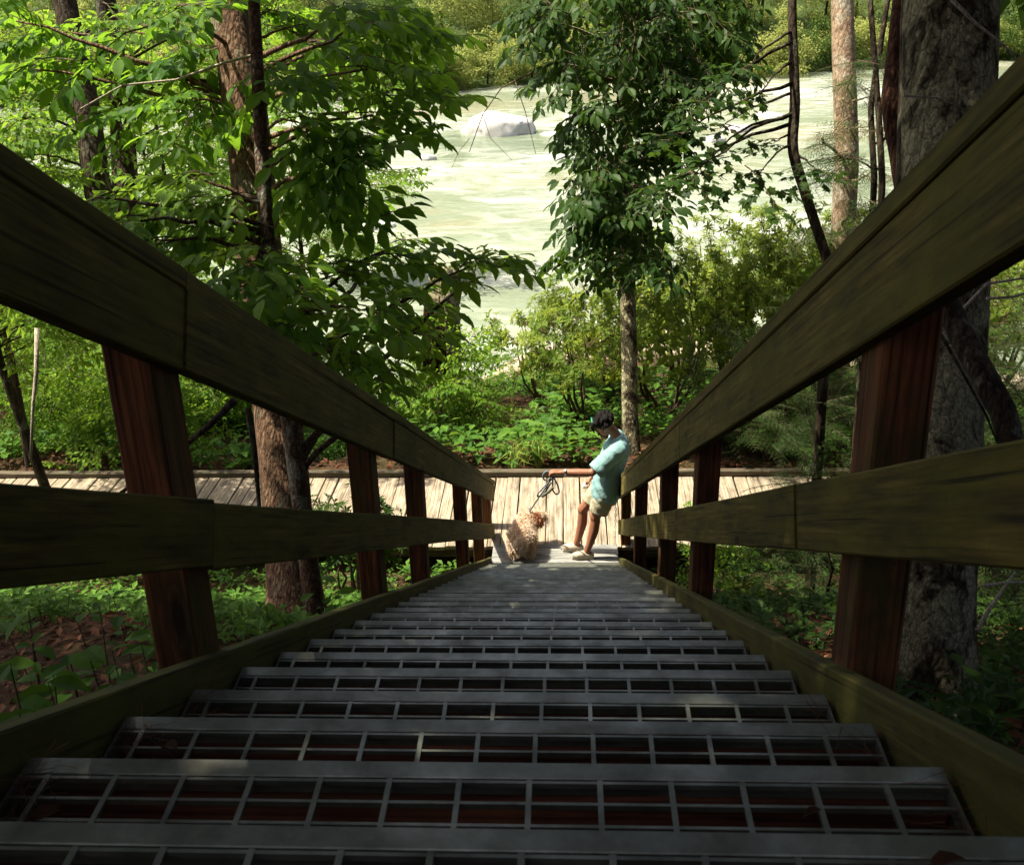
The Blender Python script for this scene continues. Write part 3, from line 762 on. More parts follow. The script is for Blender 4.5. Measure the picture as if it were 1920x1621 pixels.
# pale straight trunk
b5 = foot(P(1592, 520, 15)); t5 = P(1578, -20, 15)
can5 = blob(t5+np.array([1.5, 0, 5.5]), (3., 3., 2), 30, .8, 6, 6)
tree5 = make_tree('pale_trunk_tree', 'straight pale tan trunk rising in sun beyond the railing', 'tree', [b5, P(1588, 300, 15), t5, t5+np.array([0, 0, 6])], [.19, .165, .15, .08], B_tan, L_hem, T_hem,
    pc([(1600, 150), (1540, 260), (1620, 240), (1560, 330), (1640, 320), (1600, 400), (1530, 440), (1640, 180)], 14.2, .5, 5, .6, 10), 15, sides=18, scale=1.4, rough=.03)
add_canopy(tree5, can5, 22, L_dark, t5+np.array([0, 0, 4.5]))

# broken dead stem
b6 = foot(P(1712, 520, 7.2))
make_tree('dead_snag', 'thin dead stem with torn red brown wood beside the big lichened trunk', 'tree', [b6, P(1705, 420, 7.2), P(1690, 330, 7.2), P(1668, 190, 7.2), P(1680, 100, 7.2), P(1692, -30, 7.2), P(1700, -300, 7.2)], [.065, .06, .058, .062, .06, .055, .03], B_red, L_hem, T_hem, [], 16, sides=12, rough=.12)
# two thin stems
for i, (xa, xb, d) in enumerate([(1655, 1630, 8.2), (1640, 1668, 8.6)]):
    make_tree('thin_sapling', ['thin bare stem curving up between the pale trunk and the torn snag', 'thin bare stem leaning right just behind the torn snag'][i], 'tree',
        [foot(P(xa+20, 460, d)), P(xa, 340, d), P(xa-8, 200, d), P(xb, -20, d), P(xb-10, -250, d)], [.03, .026, .024, .02, .01], B_dark, L_hem, T_hem, pc([(xa-20, 120), (xa+40, 240), (xa-60, 300), (xa+10, 380)], d, .3, 3, .3, i), 17+i, sides=8, scale=.9, limb_r=.015)

# big lichened trunk at the right, close to the stairs
b7 = foot(P(1752, 1290, 4.95)); t7 = P(1785, -20, 4.75)
can7 = blob(t7+np.array([-1.2, -1.2, 6.2]), (4.6, 4.6, 2.2), 90, .85, 8, 7)
tree7 = make_tree('lichened_tree', 'thick grey trunk mottled with lichen close outside the stair railing', 'tree', [b7, P(1752, 1050, 4.92), P(1766, 700, 4.88), P(1776, 300, 4.8), t7, t7+np.array([0, .2, 3]), t7+np.array([0, .4, 6])], [.195, .175, .182, .195, .198, .15, .06], B_lichen, L_dark, T_mid, [], 18, sides=30, rough=.03, flare=.25)
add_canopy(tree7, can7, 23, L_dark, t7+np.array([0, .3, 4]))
b8 = foot(P(1662, 1170, 6.4)); make_tree('shaded_trunk', 'thin dark trunk in deep shade behind the lichened tree', 'tree', [b8, P(1668, 900, 6.4), P(1690, 500, 6.4), P(1700, 150, 6.4), P(1705, -200, 6.4)], [.06, .055, .05, .045, .03], B_dark, L_hem, T_hem, pc([(1640, 620), (1700, 700), (1620, 760)], 6.4, .25, 2, .2, 3), 19, sides=10, scale=.7)

# rotten snag beyond the boardwalk
def snag():
    b_ = foot(P(830, 760, 17)); t_ = P(830, 480, 16.8)
    root = empty('rotten_stump', tuple(b_)); tag(root, 'tall rotten stump with a torn top on the river bank', 'stump')
    V, T_, C = trunk_mesh([b_, (b_+t_)/2+np.array([.04, 0, 0]), t_], [.30, .25, .23], 22, .09, 4, .3)
    V = V-b_; h = V[:, 2].max(); g = np.random.RandomState(3)
    k = V[:, 2] > h*.86; ang = np.arctan2(V[:, 1], V[:, 0]); V[k, 2] -= (np.sin(ang[k]*1.0+2.2)*.5+.5)*.42+g.rand(k.sum())*.14
    link('trunk', tri_mesh('trunk', V, T_, smooth=True), root, [B_lichen])
    m = MB()
    for i in range(9):
        a = 2.2+i*.22; p = np.array([math.cos(a+1.2)*.22, math.sin(a+1.2)*.22-.03, h*.4+.1*i % .4]); m.tube([p, p+np.array([-.01, -.02, .5]), p+np.array([.02, -.03, .9+.12*(i % 3)])], [.05, .04, .008], 6)
    m.build('torn_wood', B_red, root, True)
snag()

# ------------------------------------------------------------------ shrubs
def shrub(name, label, cat, base, h, r, ncl, ns, tm, leafm, seed, group=None, scale=1., nst=5, flat=.7, stemm=None, low=.35):
    g = np.random.RandomState(seed); base = np.array(base, float); base[2] = gz(base[0], base[1])-.03
    root = empty(name, tuple(base)); tag(root, label, cat, group); O = []; D = []; U = []; Sc = []; tips = []
    for i in range(nst):
        a = g.uniform(0, 6.28); o = r*.55*g.rand()**.5; tip = np.array([math.cos(a)*o, math.sin(a)*o, h*g.uniform(.65, .95)])
        b0 = np.array([math.cos(a), math.sin(a), 0])*.08*g.rand(); q = np.linspace(0, 1, 7)[:, None]
        p = b0+(tip-b0)*q+np.array([math.cos(a), math.sin(a), 0])*.12*np.sin(q*3)+g.normal(0, .02*h**.5, (7, 3)); p[0] = b0
        mb = MB(); mb.tube(p, list(np.linspace(.012+.008*h, .005, 7)), 5); link('stem', mb.mesh('stem', True), root, [stemm or B_twig]); tips.append(p)
    for i in range(ncl):
        e = g.normal(0, 1, 3); e /= np.linalg.norm(e); q = g.rand()**.4; c = np.array([e[0]*r*q, e[1]*r*q, h*(low+(1-low)*.5)+e[2]*q*h*(1-low)*.5])
        for k in range(ns):
            j = g.normal(0, .16*min(1, r), 3); d = np.array([e[0], e[1], e[2]*.4+.1])+g.normal(0, .5, 3)
            O.append(c+j+base); D.append(d); U.append([g.normal(0, .3), g.normal(0, .3), 1]); Sc.append(scale*g.uniform(.75, 1.25))
    scatter('foliage', tm, O, D, U, Sc, seed+5, [leafm, stemm or B_twig], root)
    return root
G1 = 'fine leaved shrubs on the bank beyond the boardwalk'
SL_ = ['small loose shrub between the grass tuft and the dark leafy tree', 'fine leaved shrub close behind the dark leafy tree trunk', 'tall fine leaved shrub right behind the leaning person', 'tall bushy shrub beyond the far end of the leaning side railing', 'fine leaved shrub left of the dark trunk with water showing through', 'fine leaved shrub by the water behind the dark leafy tree', 'large fine leaved shrub near the broad river edge stone', 'broad shrub by the water below the crooked tree', 'broad shrub by the water behind the pale tan trunk', 'low loose shrub at the water edge nearest the rotten stump', 'bushy shrub hugging the boardwalk behind the leaning side railing', 'tallest shrub by the water beyond the lichened tree']
BL_ = ['low bright bush directly behind the boardwalk by the dog', 'bright bush at the foot of the rotten stump', 'round bright bush behind the kerb left of the furrowed trunk', 'wide bright bush behind the boardwalk under the left railing', 'bright bush between furrowed trunk and sandy shore', 'tall bush before the twin dark trunks', 'large bush by the sandy shore', 'wide bush by the leaning pale sapling stem', 'low bush between the rotten stump and the sandy shore', 'largest bush beyond the twin dark trunks', 'waterside bush beyond the twin dark trunks']
HL_ = ['low feathery bush beside the second right post', 'feathery bush in deep shade between the right posts', 'feathery bush behind the boardwalk near the leaning person', 'tall feathery bush outside the middle of the right railing', 'tall feathery bush behind the boardwalk past the right railing', 'feathery bush beside the thin shaded trunk', 'tallest feathery bush behind the lichened tree', 'wide feathery bush by the right end of the boardwalk', 'small feathery bush behind the kerb by the dark leafy tree', 'feathery bush beside the leaning broken branch', 'lowest feathery bush tucked against the near edge of the boardwalk']
g = np.random.RandomState(77)
k = 0
for (px, y0, h, r) in [(0.4, 15.2, 2.0, .9), (1.6, 15.5, 2.6, 1.1), (2.8, 15.8, 2.9, 1.2), (4.0, 15.2, 3.0, 1.3), (0.9, 17.5, 2.3, 1.0), (2.2, 18.2, 2.7, 1.2), (3.6, 18.0, 3.2, 1.3), (5.2, 17.2, 3.2, 1.4), (6.6, 16.5, 3.2, 1.5), (-.3, 17.6, 1.8, .8), (5.4, 14.8, 2.6, 1.2), (7.8, 18.5, 3.4, 1.5)]:
    shrub('riverside_shrub', SL_[k], 'shrub', (px, y0, 0), h, r, int(34*h*r/2), 3, T_whorl2 if k % 3 == 1 else T_whorl, L_small, 100+k, G1, 1.05, 6, stemm=B_twig); k += 1
G2 = 'dense shrubs on the bank to the left of the stairs'
for (px, y0, h, r) in [(-1.6, 15.5, 1.3, .8), (-1.9, 17.4, 1.2, .7), (-6.2, 14.0, 1.4, 1.0), (-7.6, 14.6, 1.8, 1.2), (-5.9, 16.0, 1.7, 1.0), (-8.8, 16.8, 2.4, 1.4), (-6.8, 18.0, 2.2, 1.4), (-10.4, 15.2, 2.4, 1.4), (-5.9, 18.6, 1.5, 1.0), (-12.2, 18.5, 3.2, 1.8), (-9.8, 20.2, 2.6, 1.6)]:
    shrub('bank_shrub', BL_[k-12], 'shrub', (px, y0, 0), h, r, int(36*h*r/1.6)+14, 3, T_fine if k % 2 else T_mid, L_bright, 130+k, G2, .75, 5, low=.15); k += 1
G3 = 'shaded hemlock bushes behind the right railing'
for (px, y0, h, r) in [(2.6, 11.0-2.2, 1.5, .8), (3.6, 8.2, 2.2, 1.0), (3.1, 13.2, 2.2, 1.0), (4.6, 9.8, 2.8, 1.2), (4.4, 13.4, 2.8, 1.1), (3.4, 6.2, 2.0, .8), (5.4, 7.4, 3.4, 1.3), (6.2, 11.8, 3.2, 1.4), (2.3, 13.1, 1.5, .7), (4.6, 5.0, 2.8, 1.0), (3.0, 10.1, .8, .7)]:
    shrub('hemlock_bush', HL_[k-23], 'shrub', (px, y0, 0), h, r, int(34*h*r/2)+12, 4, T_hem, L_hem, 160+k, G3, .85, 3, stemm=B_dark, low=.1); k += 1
# small dark bush beside the far end of the left railing
shrub('railing_bush', 'small dark leaved bush with bare lower stems beside the railing and boardwalk', 'shrub', (-2.15, 9.75, 0), 1.25, .45, 22, 3, T_whorl, L_dark, 190, None, .75, 7, low=.5)
shrub('railing_bush', 'low leafy bush under the middle rail by the leaning person', 'shrub', (1.45, 11.0-1.4, 0), .95, .35, 12, 3, T_mid, L_bright, 191, None, .55, 3, low=.35)

# ------------------------------------------------------------------ ground plants
def on_ground(n, x0, x1, y0, y1, seed, keep=None):
    g = np.random.RandomState(seed); x = g.uniform(x0, x1, n); y = g.uniform(y0, y1, n)
    if keep is not None:
        m = keep(x, y); x, y = x[m], y[m]
    return np.stack([x, y, ground_z(x, y)], 1)
notstair = lambda x, y: ~((np.abs(x) < .95) & (y < 10.6)) & ~((y > 10.5) & (y < 12.55))
def plants(name, label, tm, pos, sca, leafm, seed, lo=.6, hi=1.4):
    g = np.random.RandomState(seed); n = len(pos); a = g.uniform(0, 6.28, n)
    o = scatter(name, tm, pos, np.stack([np.cos(a), np.sin(a), 0*a], 1), np.stack([g.normal(0, .2, n), g.normal(0, .2, n), np.ones(n)], 1), sca*g.uniform(lo, hi, n), seed, [leafm, B_twig])
    return tag(o, label, 'undergrowth', None, 'stuff')
dens = lambda x, y: notstair(x, y) & (fbm(x*1.3, y*1.3, 11) > -.35)
plants('ground_cover', 'low green ground plants covering the bank beyond the boardwalk', T_seed, on_ground(5200, -9, 8, 12.7, 19.5, 1, lambda x, y: (y > 12.75) & (fbm(x, y, 12) > -.6) & ~((np.abs(x+3.1) < .9) & (y < 14.6)) & (y < 13.2+.9*(23.5-5.0*np.exp(-((x+3.7)/1.7)**2)-13.2))), 1.45, L_ground, 2)
plants('ground_cover', 'low green seedlings scattered over the slope left of the stairs', T_seed, on_ground(7500, -8, -1.0, 1.0, 10.6, 3, lambda x, y: notstair(x, y) & ((fbm(x*1.3, y*1.3, 11) > -.35) | (y > 8.6))), .72, L_ground, 4)
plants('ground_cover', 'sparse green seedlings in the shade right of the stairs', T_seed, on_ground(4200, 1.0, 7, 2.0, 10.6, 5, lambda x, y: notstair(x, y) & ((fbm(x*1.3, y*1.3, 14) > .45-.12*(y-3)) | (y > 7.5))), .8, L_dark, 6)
# litter of dead leaves and needles
def litter(name, label, n, x0, x1, y0, y1, seed, size):
    g = np.random.RandomState(seed); pos = on_ground(n, x0, x1, y0, y1, seed, notstair); n = len(pos); pos[:, 2] += g.uniform(.004, .03, n)
    a = g.uniform(0, 6.28, n); v, t = LM; tm = [dict(V=v, T=t, m=np.zeros(len(t), int), a=np.full(len(v), q)) for q in (.1, .4, .7, 1)]
    o = scatter(name, tm, pos, np.stack([np.cos(a), np.sin(a), g.normal(-.1, .25, n)], 1), np.stack([g.normal(0, .35, n), g.normal(0, .35, n), np.ones(n)], 1), size*g.uniform(.5, 1.3, n), seed, [L_dead, B_twig])
    tag(o, label, 'leaf litter', None, 'stuff')
litter('leaf_litter', 'brown dead leaves lying on the slope left of the stairs', 9000, -6, -.9, 1, 10, 31, .085)
litter('leaf_litter', 'red brown dead leaves on the shaded ground right of the stairs', 8000, .9, 5, 1.5, 10, 32, .085)
litter('leaf_litter', 'dry leaves along the kerb beyond the boardwalk', 3500, -7, 6, 12.5, 14, 33, .10)

# larger seedlings one can pick out
GS = 'large leaved seedlings by the left stringer'
for i, (px, py, d, s) in enumerate([(190, 1150, 2.75, 1.0), (120, 1190, 2.9, .8), (60, 1260, 2.75, .9), (640, 1090, 5.6, 1.1), (610, 1115, 5.4, .9), (560, 1120, 5.2, .9), (500, 1130, 4.8, .9), (250, 1240, 2.9, .7), (20, 1150, 3.0, 1.0), (0, 1335, 2.1, .7)]+[(x_, y_, d_, .75) for x_, y_, d_ in ((30, 1210, 2.9), (85, 1150, 3.2), (150, 1215, 3.0), (215, 1190, 3.3), (270, 1160, 3.5), (120, 1280, 2.7), (190, 1270, 2.8), (40, 1300, 2.55), (240, 1120, 3.8), (10, 1230, 2.6), (280, 1210, 3.2), (165, 1140, 3.6))]):
    p = P(px, py, d); zg = gz(p[0], p[1]); h = max(.15, p[2]-zg)
    t = seedling(300+i, LB, h, 6+i % 3, .11*s)
    o = link('seedling', tri_mesh('seedling', t['V'], t['T'], t['m'], t['a']), None, [L_ground, B_twig]); o.location = (p[0], p[1], zg-.02)
    tag(o, 'broad leaved green seedling growing beside the stair stringer', 'seedling', GS)
for i, (px, py, d) in enumerate([(985, 840, 14.2), (960, 850, 14.0), (1010, 850, 14.1)]):
    p = foot(P(px, py, d)); t = tuft(400+i, 40, .55); o = link('grass_tuft', tri_mesh('grass_tuft', t['V'], t['T'], t['m'], t['a']), None, [L_grass]); o.location = tuple(p+np.array([0, 0, .05]))
    tag(o, 'pale arching tuft of grass behind the boardwalk kerb', 'grass', 'grass tufts behind the kerb')

# ------------------------------------------------------------------ river rocks
def rock(p, sx, sy, sz, seed, label, m):
    g = np.random.RandomState(seed); bm = bmesh.new(); bmesh.ops.create_icosphere(bm, subdivisions=4, radius=1)
    ph = g.uniform(0, 6, 9)
    for v in bm.verts:
        c = v.co.copy(); n = math.sin(c.x*2.3+ph[0])*math.sin(c.y*2.9+ph[1])*.22+math.sin(c.x*5+ph[2]+c.z*3)*math.sin(c.y*6+ph[3])*.10+math.sin(c.x*11+ph[4])*math.sin(c.y*13+ph[5]+c.z*9)*.035
        c *= 1+n; c.x = round(c.x*2.2+c.y*.6)/2.2*.35+c.x*.65; c.z = min(c.z, .82+.16*math.sin(c.x*3.3+ph[6])+.1*math.sin(c.y*5+ph[7])); c.z = math.copysign(abs(c.z)**.75, c.z); v.co = Vector((c.x*sx, c.y*sy, c.z*sz))
    me = bpy.data.meshes.new('river_rock'); bm.to_mesh(me); bm.free(); me.polygons.foreach_set('use_smooth', np.full(len(me.polygons), True))
    o = link('river_rock', me, None, [m]); o.location = p; o.rotation_euler = (0, 0, g.uniform(-.3, .3)); tag(o, label, 'rock', 'pale rocks in the river'); return o
M_rock = simple('pale_river_stone', (.46, .45, .43), .85, 0, 1.6, .35, .3, .6)
def on_water(px, py):
    d = (WZ-CAM[2])/(fw+rt*(px-960)/F+up*(810.5-py)/F)[2]; return P(px, py, d), d
for i, (px, py, wpx, hpx, lab) in enumerate([(940, 250, 66, 52, 'large pale boulder standing in mid river'), (885, 248, 20, 12, 'low stone against the upstream side of the large boulder'), (808, 268, 24, 11, 'flat pale stone in the river near the overhanging leaves'), (800, 298, 18, 11, 'small pale stone just below the flat one'), (1038, 253, 25, 8, 'flat wide stone beside the large boulder'), (770, 250, 22, 6, 'flat stone barely above the water'), (1015, 297, 16, 4, 'small stone awash in open water'), (1080, 218, 18, 6, 'pale stone behind the leafy tree'),
    (1380, 245, 26, 14, 'rounded stone seen through the crooked tree branches'), (1340, 262, 20, 10, 'small rounded stone seen below the crooked tree branches'), (1445, 218, 26, 10, 'low stone beside the crooked tree stem'), (1450, 460, 50, 12, 'broad stone at the near edge of the river'), (700, 425, 40, 10, 'grey ledge at the near edge of the river by the broad leaves'), (300, 225, 60, 22, 'big pale boulder glimpsed between the left trees'), (330, 350, 40, 14, 'pale boulder glimpsed above the left railing'), (755, 330, 16, 7, 'small white stone near the left shallows')]):
    p, d = on_water(px, py); sx = wpx*d/F; sz = hpx*d/F*.9
    rock((p[0], p[1], WZ-.12*sz), sx, sx*.8, sz, 500+i, lab, M_rock)

# ------------------------------------------------------------------ far bank
GF = 'sunlit bushes along the far river bank'; GFD = 'tall trees behind the far river bank'
g = np.random.RandomState(5)
def far_bush(x, y, h, r, leafm, seed, group, label, name, n):
    base = np.array([x, y, gz(x, y)-.1]); root = empty(name, tuple(base)); tag(root, label, 'tree' if 'tree' in name else 'bush', group)
    gg = np.random.RandomState(seed); mb = MB(); mb.tube([(0, 0, 0), (.1, 0, h*.3), (gg.normal(0, .2), 0, h*.75)], [.022*h**.8, .018*h**.8, .01], 7); link('trunk', mb.mesh('trunk', True), root, [B_dark])
    nc = max(6, n//10); e = gg.normal(0, 1, (nc, 3)); e /= np.linalg.norm(e, axis=1, keepdims=True); e *= gg.rand(nc, 1)**.33
    C = base+np.array([0, 0, h*.52])+e*np.array([r, r, h*.5]); O = np.repeat(C, 10, 0)+gg.normal(0, .17*min(r, 2.4), (nc*10, 3))*np.array([1, 1, .6])
    O[:, 2] = np.maximum(O[:, 2], base[2]+.1)
    D = gg.normal(0, 1, O.shape); D[:, 2] *= .3; U = np.tile([0, 0, 1.], (len(O), 1))+gg.normal(0, .3, O.shape)
    scatter('crown', T_far, O, D, U, gg.uniform(.55, 1.0, len(O)), seed+3, [leafm, B_dark], root, .35)
k = 0
def fshore(x): return 84+4*math.sin(x*.05)+1.5*math.sin(x*.17+2)+.16*max(-60, min(60, x))
for x in np.arange(-58, 52, 2.5):
    y = fshore(x)+g.uniform(-1.0, 2.5); dk = g.rand() < .22
    far_bush(x+g.normal(0, .6), y, g.uniform(2.2, 4.5), g.uniform(1.7, 2.6), L_fardark if dk else L_far, 600+k, GF, 'dark green rounded bush at the water edge of the far bank' if dk else 'pale yellow green rounded bush at the water edge of the far bank', 'far_bush', 260); k += 1
for x in np.arange(-62, 56, 4.4):
    y = fshore(x)+g.uniform(5, 10); dk = g.rand() < .4
    far_bush(x+g.normal(0, 1), y, g.uniform(6, 11), g.uniform(2.4, 3.8), L_fardark if dk else L_far, 600+k, GFD, 'tall dark leafy tree behind the bushes of the far bank' if dk else 'tall pale leafy tree behind the bushes of the far bank', 'far_tree', 420); k += 1
for x in np.arange(-75, 75, 7):
    y = fshore(x)+g.uniform(16, 24)
    far_bush(x+g.normal(0, 1), y, g.uniform(10, 15), g.uniform(4, 6), L_fardark if g.rand() < .5 else L_far, 600+k, GFD, 'tall leafy tree behind the bushes of the far bank', 'far_tree', 340); k += 1
# fallen log at the far water edge
p, d = on_water(950, 142); m = MB(); m.tube([np.array([-4.6, .4, 0]), np.array([-1, 0, .15]), np.array([2, .3, .4]), np.array([4.6, .8, .7])], [.22, .28, .25, .15], 10)
o = m.build('fallen_log', B_tan, None, True); o.location = (p[0], p[1]+.5, WZ+.05); tag(o, 'bleached fallen log lying along the far water edge', 'log')

# ------------------------------------------------------------------ unseen trees added around and behind the viewpoint to cast shade
for i, (x, y, cz, rx) in enumerate([(-6.0, -2.5, 9.5, 4.6), (4.8, -3.0, 9.0, 4.6), (-8.0, 3.6, 8.5, 3.6), (7.2, 3.6, 8.5, 3.6), (4.3, .6, 5.2, 2.9), (6.4, 8.6, 7.0, 3.0)]):
    b_ = foot((x, y, 0)); tp = b_+np.array([.2, .3, cz-2])
    r_ = make_tree('shade_tree', ['added unseen shade tree on the slope above the dog side railing', 'added unseen shade tree on the slope above the leaning side railing', 'added unseen shade tree on the open slope left of the stairs', 'added unseen shade tree on the slope right of the stairs', 'added unseen low shade tree outside the right railing', 'added unseen shade tree with a low crown behind the lichened trunk'][i], 'tree', [b_, (b_+tp)/2, tp, tp+np.array([0, 0, 2.5])], [.2, .17, .13, .04], B_dark, L_dark, T_can, [], 700+i, None, sides=12)
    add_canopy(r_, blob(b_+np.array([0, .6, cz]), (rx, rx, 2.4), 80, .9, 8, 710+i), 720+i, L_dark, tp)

# ------------------------------------------------------------------ loose branches
m = MB(); m.tube([P(1905, 860, 4.1), P(1880, 770, 4.15), P(1830, 680, 4.2), P(1790, 600, 4.3), P(1765, 548, 4.3)], [.045, .05, .05, .05, .042], 12)
rb = m.build('leaning_branch', B_dark, None, True); tag(rb, 'thick broken dark branch leaning against the lichened trunk', 'branch')
m = MB(); m.tube([P(1770, 560, 4.3), P(1755, 570, 4.22), P(1735, 572, 4.2)], [.02, .015, .008], 7); m.build('stub', B_pale, rb, True)
for i, (pts, r, lab) in enumerate([([(1832, 1182), (1858, 1135), (1880, 1105), (1903, 1072)], .011, 'pale bare stick standing in the litter beside the lichened trunk'), ([(1845, 1098), (1880, 1092), (1930, 1090)], .008, 'pale short stick crossing behind the upright one'),
        ([(1785, 0), (1830, 45), (1885, 88), (1930, 140)], .009, 'thin pale twig crossing in front of the lichened trunk'), ([(1695, 180), (1750, 182), (1800, 200)], .005, 'thin dry twig jutting from the lichened trunk'), ([(1800, 585), (1850, 532), (1930, 520)], .008, 'thin bent twig above the leaning branch'), ([(1850, 560), (1900, 556), (1940, 545)], .007, 'straight twig below the bent one'), ([(1760, 620), (1800, 690), (1850, 780), (1870, 830)], .008, 'dark straight twig beside the leaning branch')]):
    m = MB(); m.tube([P(x, y, 4.5+.05*j) for j, (x, y) in enumerate(pts)], list(np.linspace(r, r*.5, len(pts))), 7); tag(m.build('dry_twig', B_dark if i == 6 else B_pale, None, True), lab, 'twig')
for i, (pts, d, r, lab) in enumerate([([(490, 100), (420, 118), (330, 150), (230, 160), (150, 205)], 8.0, .012, 'long bare dead branch reaching left from the furrowed trunk'), ([(70, 615), (68, 700), (62, 760), (58, 860)], 9.0, .022, 'thin pale sapling stem standing behind the left railing'), ([(440, 750), (400, 790), (365, 820), (225, 925)], 5.2, .02, 'dark slanting branch behind the left railing post'), ([(465, 765), (478, 850), (484, 920), (490, 1010)], 7.2, .022, 'thin vine stem hugging the furrowed trunk')]):
    m = MB(); m.tube([P(x, y, d+.03*j) for j, (x, y) in enumerate(pts)], list(np.linspace(r, r*.5, len(pts))), 7); tag(m.build('bare_branch', B_pale if i in (0, 1) else B_dark, None, True), lab, 'branch')

for i, (pts, r) in enumerate([([(1010, 95), (1000, 135), (940, 165), (905, 215), (880, 285)], .012), ([(965, 150), (985, 210), (1005, 290)], .007), ([(905, 215), (920, 260), (960, 300)], .005), ([(880, 260), (860, 285), (845, 320)], .005)]):
    m = MB(); m.tube([P(x, y, 13.6) for x, y in pts], list(np.linspace(r, r*.4, len(pts))), 6); tag(m.build('drooping_twig', B_twig, None, True), ['bare twig drooping over the river from the dark leafy tree', 'short bare twig hanging below the drooping one', 'fine forked twig tip over the large boulder', 'fine twig tip beside the flat stones'][i], 'twig')

# dead leaves and needles caught on the treads
M_deadleaf = L_dead
gl = np.random.RandomState(12); GD = 'dead leaves caught on the stair treads'
def dead_leaf(x, k, back, s, seed):
    v, t = leaf_broad(); g_ = np.random.RandomState(seed); vv = v.copy(); vv[:, 2] += .3*np.abs(vv[:, 0])+.15*vv[:, 1]*(1-vv[:, 1])
    o = link('dead_leaf', tri_mesh('dead_leaf', vv*s, t, None, np.full(len(v), g_.rand())), None, [L_dead])
    y, z = nose(k); o.location = (x, y-back, z+.012); o.rotation_euler = (g_.normal(0, .15), g_.normal(0, .15), g_.uniform(0, 6.3)); tag(o, 'curled brown dead leaf lying on a stair tread', 'leaf', GD)
for i, (x, k, bk, s) in enumerate([(-.58, 1, .12, .05), (-.62, 1, .2, .06), (-.55, 2, .10, .05), (-.30, 2, .22, .05), (-.60, 0, .12, .06), (-.64, 0, .2, .05), (.60, 0, .10, .05), (.52, 0, .06, .045), (.48, 1, .1, .03), (-.62, 3, .15, .05), (.62, 4, .12, .04), (-.2, 5, .12, .035), (-.61, 5, .1, .045), (.3, 9, .1, .04)]):
    dead_leaf(x, k, bk, s, 40+i)
V = []; T = []
for i in range(260):                          # pine needles heaped in the tread corners
    k = int(gl.randint(0, 4)); y, z = nose(k); sd_ = -1 if gl.rand() < .7 else 1; p = np.array([sd_*(HW-.02-abs(gl.normal(0, .035))), y-gl.uniform(.03, .24), z+.006+gl.uniform(0, .02)])
    a = gl.uniform(0, 6.28); d_ = np.array([math.cos(a), math.sin(a), gl.normal(0, .35)])*gl.uniform(.03, .07); s_ = np.array([-d_[1], d_[0], 0])/np.linalg.norm(d_)*.0009
    n_ = len(V); V += [p-d_-s_, p-d_+s_, p+d_]; T.append((n_, n_+1, n_+2))
tag(link('pine_needles', tri_mesh('pine_needles', V, T, None, gl.uniform(.2, 1, len(V))), None, [L_dead]), 'dry pine needles heaped in the corners of the treads', 'needles', None, 'stuff')

# ------------------------------------------------------------------ figures
def bake(o):
    dg = bpy.context.evaluated_depsgraph_get(); me = bpy.data.meshes.new_from_object(o.evaluated_get(dg)); o.modifiers.clear(); old = o.data; o.data = me; me.name = old.name
    me.polygons.foreach_set('use_smooth', np.full(len(me.polygons), True)); return o
def sphere(m, c, r, rot=None, n=10):
    r = np.array(r if hasattr(r, '__len__') else (r, r, r), float); b0 = len(m.v); rings = n//2+2; q = np.array(c, float)
    Rm = np.array(rot) if rot is not None else np.eye(3)
    m.v.append(tuple(q+Rm@(np.array([0, 0, -1])*r)))
    for i in range(1, rings):
        th = math.pi*i/rings-math.pi/2
        for j in range(n): m.v.append(tuple(q+Rm@(np.array([math.cos(th)*math.cos(6.28319*j/n), math.cos(th)*math.sin(6.28319*j/n), math.sin(th)])*r)))
    m.v.append(tuple(q+Rm@(np.array([0, 0, 1])*r))); L = len(m.v)-1
    for j in range(n):
        m.f.append((b0, b0+1+(j+1) % n, b0+1+j)); k0 = b0+1+(rings-2)*n; m.f.append((k0+j, k0+(j+1) % n, L))
    for i in range(rings-2):
        for j in range(n): A = b0+1+i*n; m.f.append((A+j, A+(j+1) % n, A+n+(j+1) % n, A+n+j))
def limb(m, pts, rad, n=10):
    m.tube(pts, rad, n)
    for p, r in zip(pts, rad): sphere(m, p, r*.995, None, n)
def loft(m, rings, n=20):                     # (centre, rx, ry, tilt) ellipses, closed
    b0 = len(m.v)
    for c, rx, ry, tilt in rings:
        for j in range(n):
            a = 6.28319*j/n; x, y = rx*math.cos(a), ry*math.sin(a); m.v.append((c[0]+x*math.cos(tilt), c[1]+y, c[2]+x*math.sin(tilt)))
    for i in range(len(rings)-1):
        for j in range(n): m.f.append((b0+i*n+j, b0+i*n+(j+1) % n, b0+(i+1)*n+(j+1) % n, b0+(i+1)*n+j))
    m.f.append(tuple(b0+j for j in range(n))[::-1]); m.f.append(tuple(b0+(len(rings)-1)*n+j for j in range(n)))
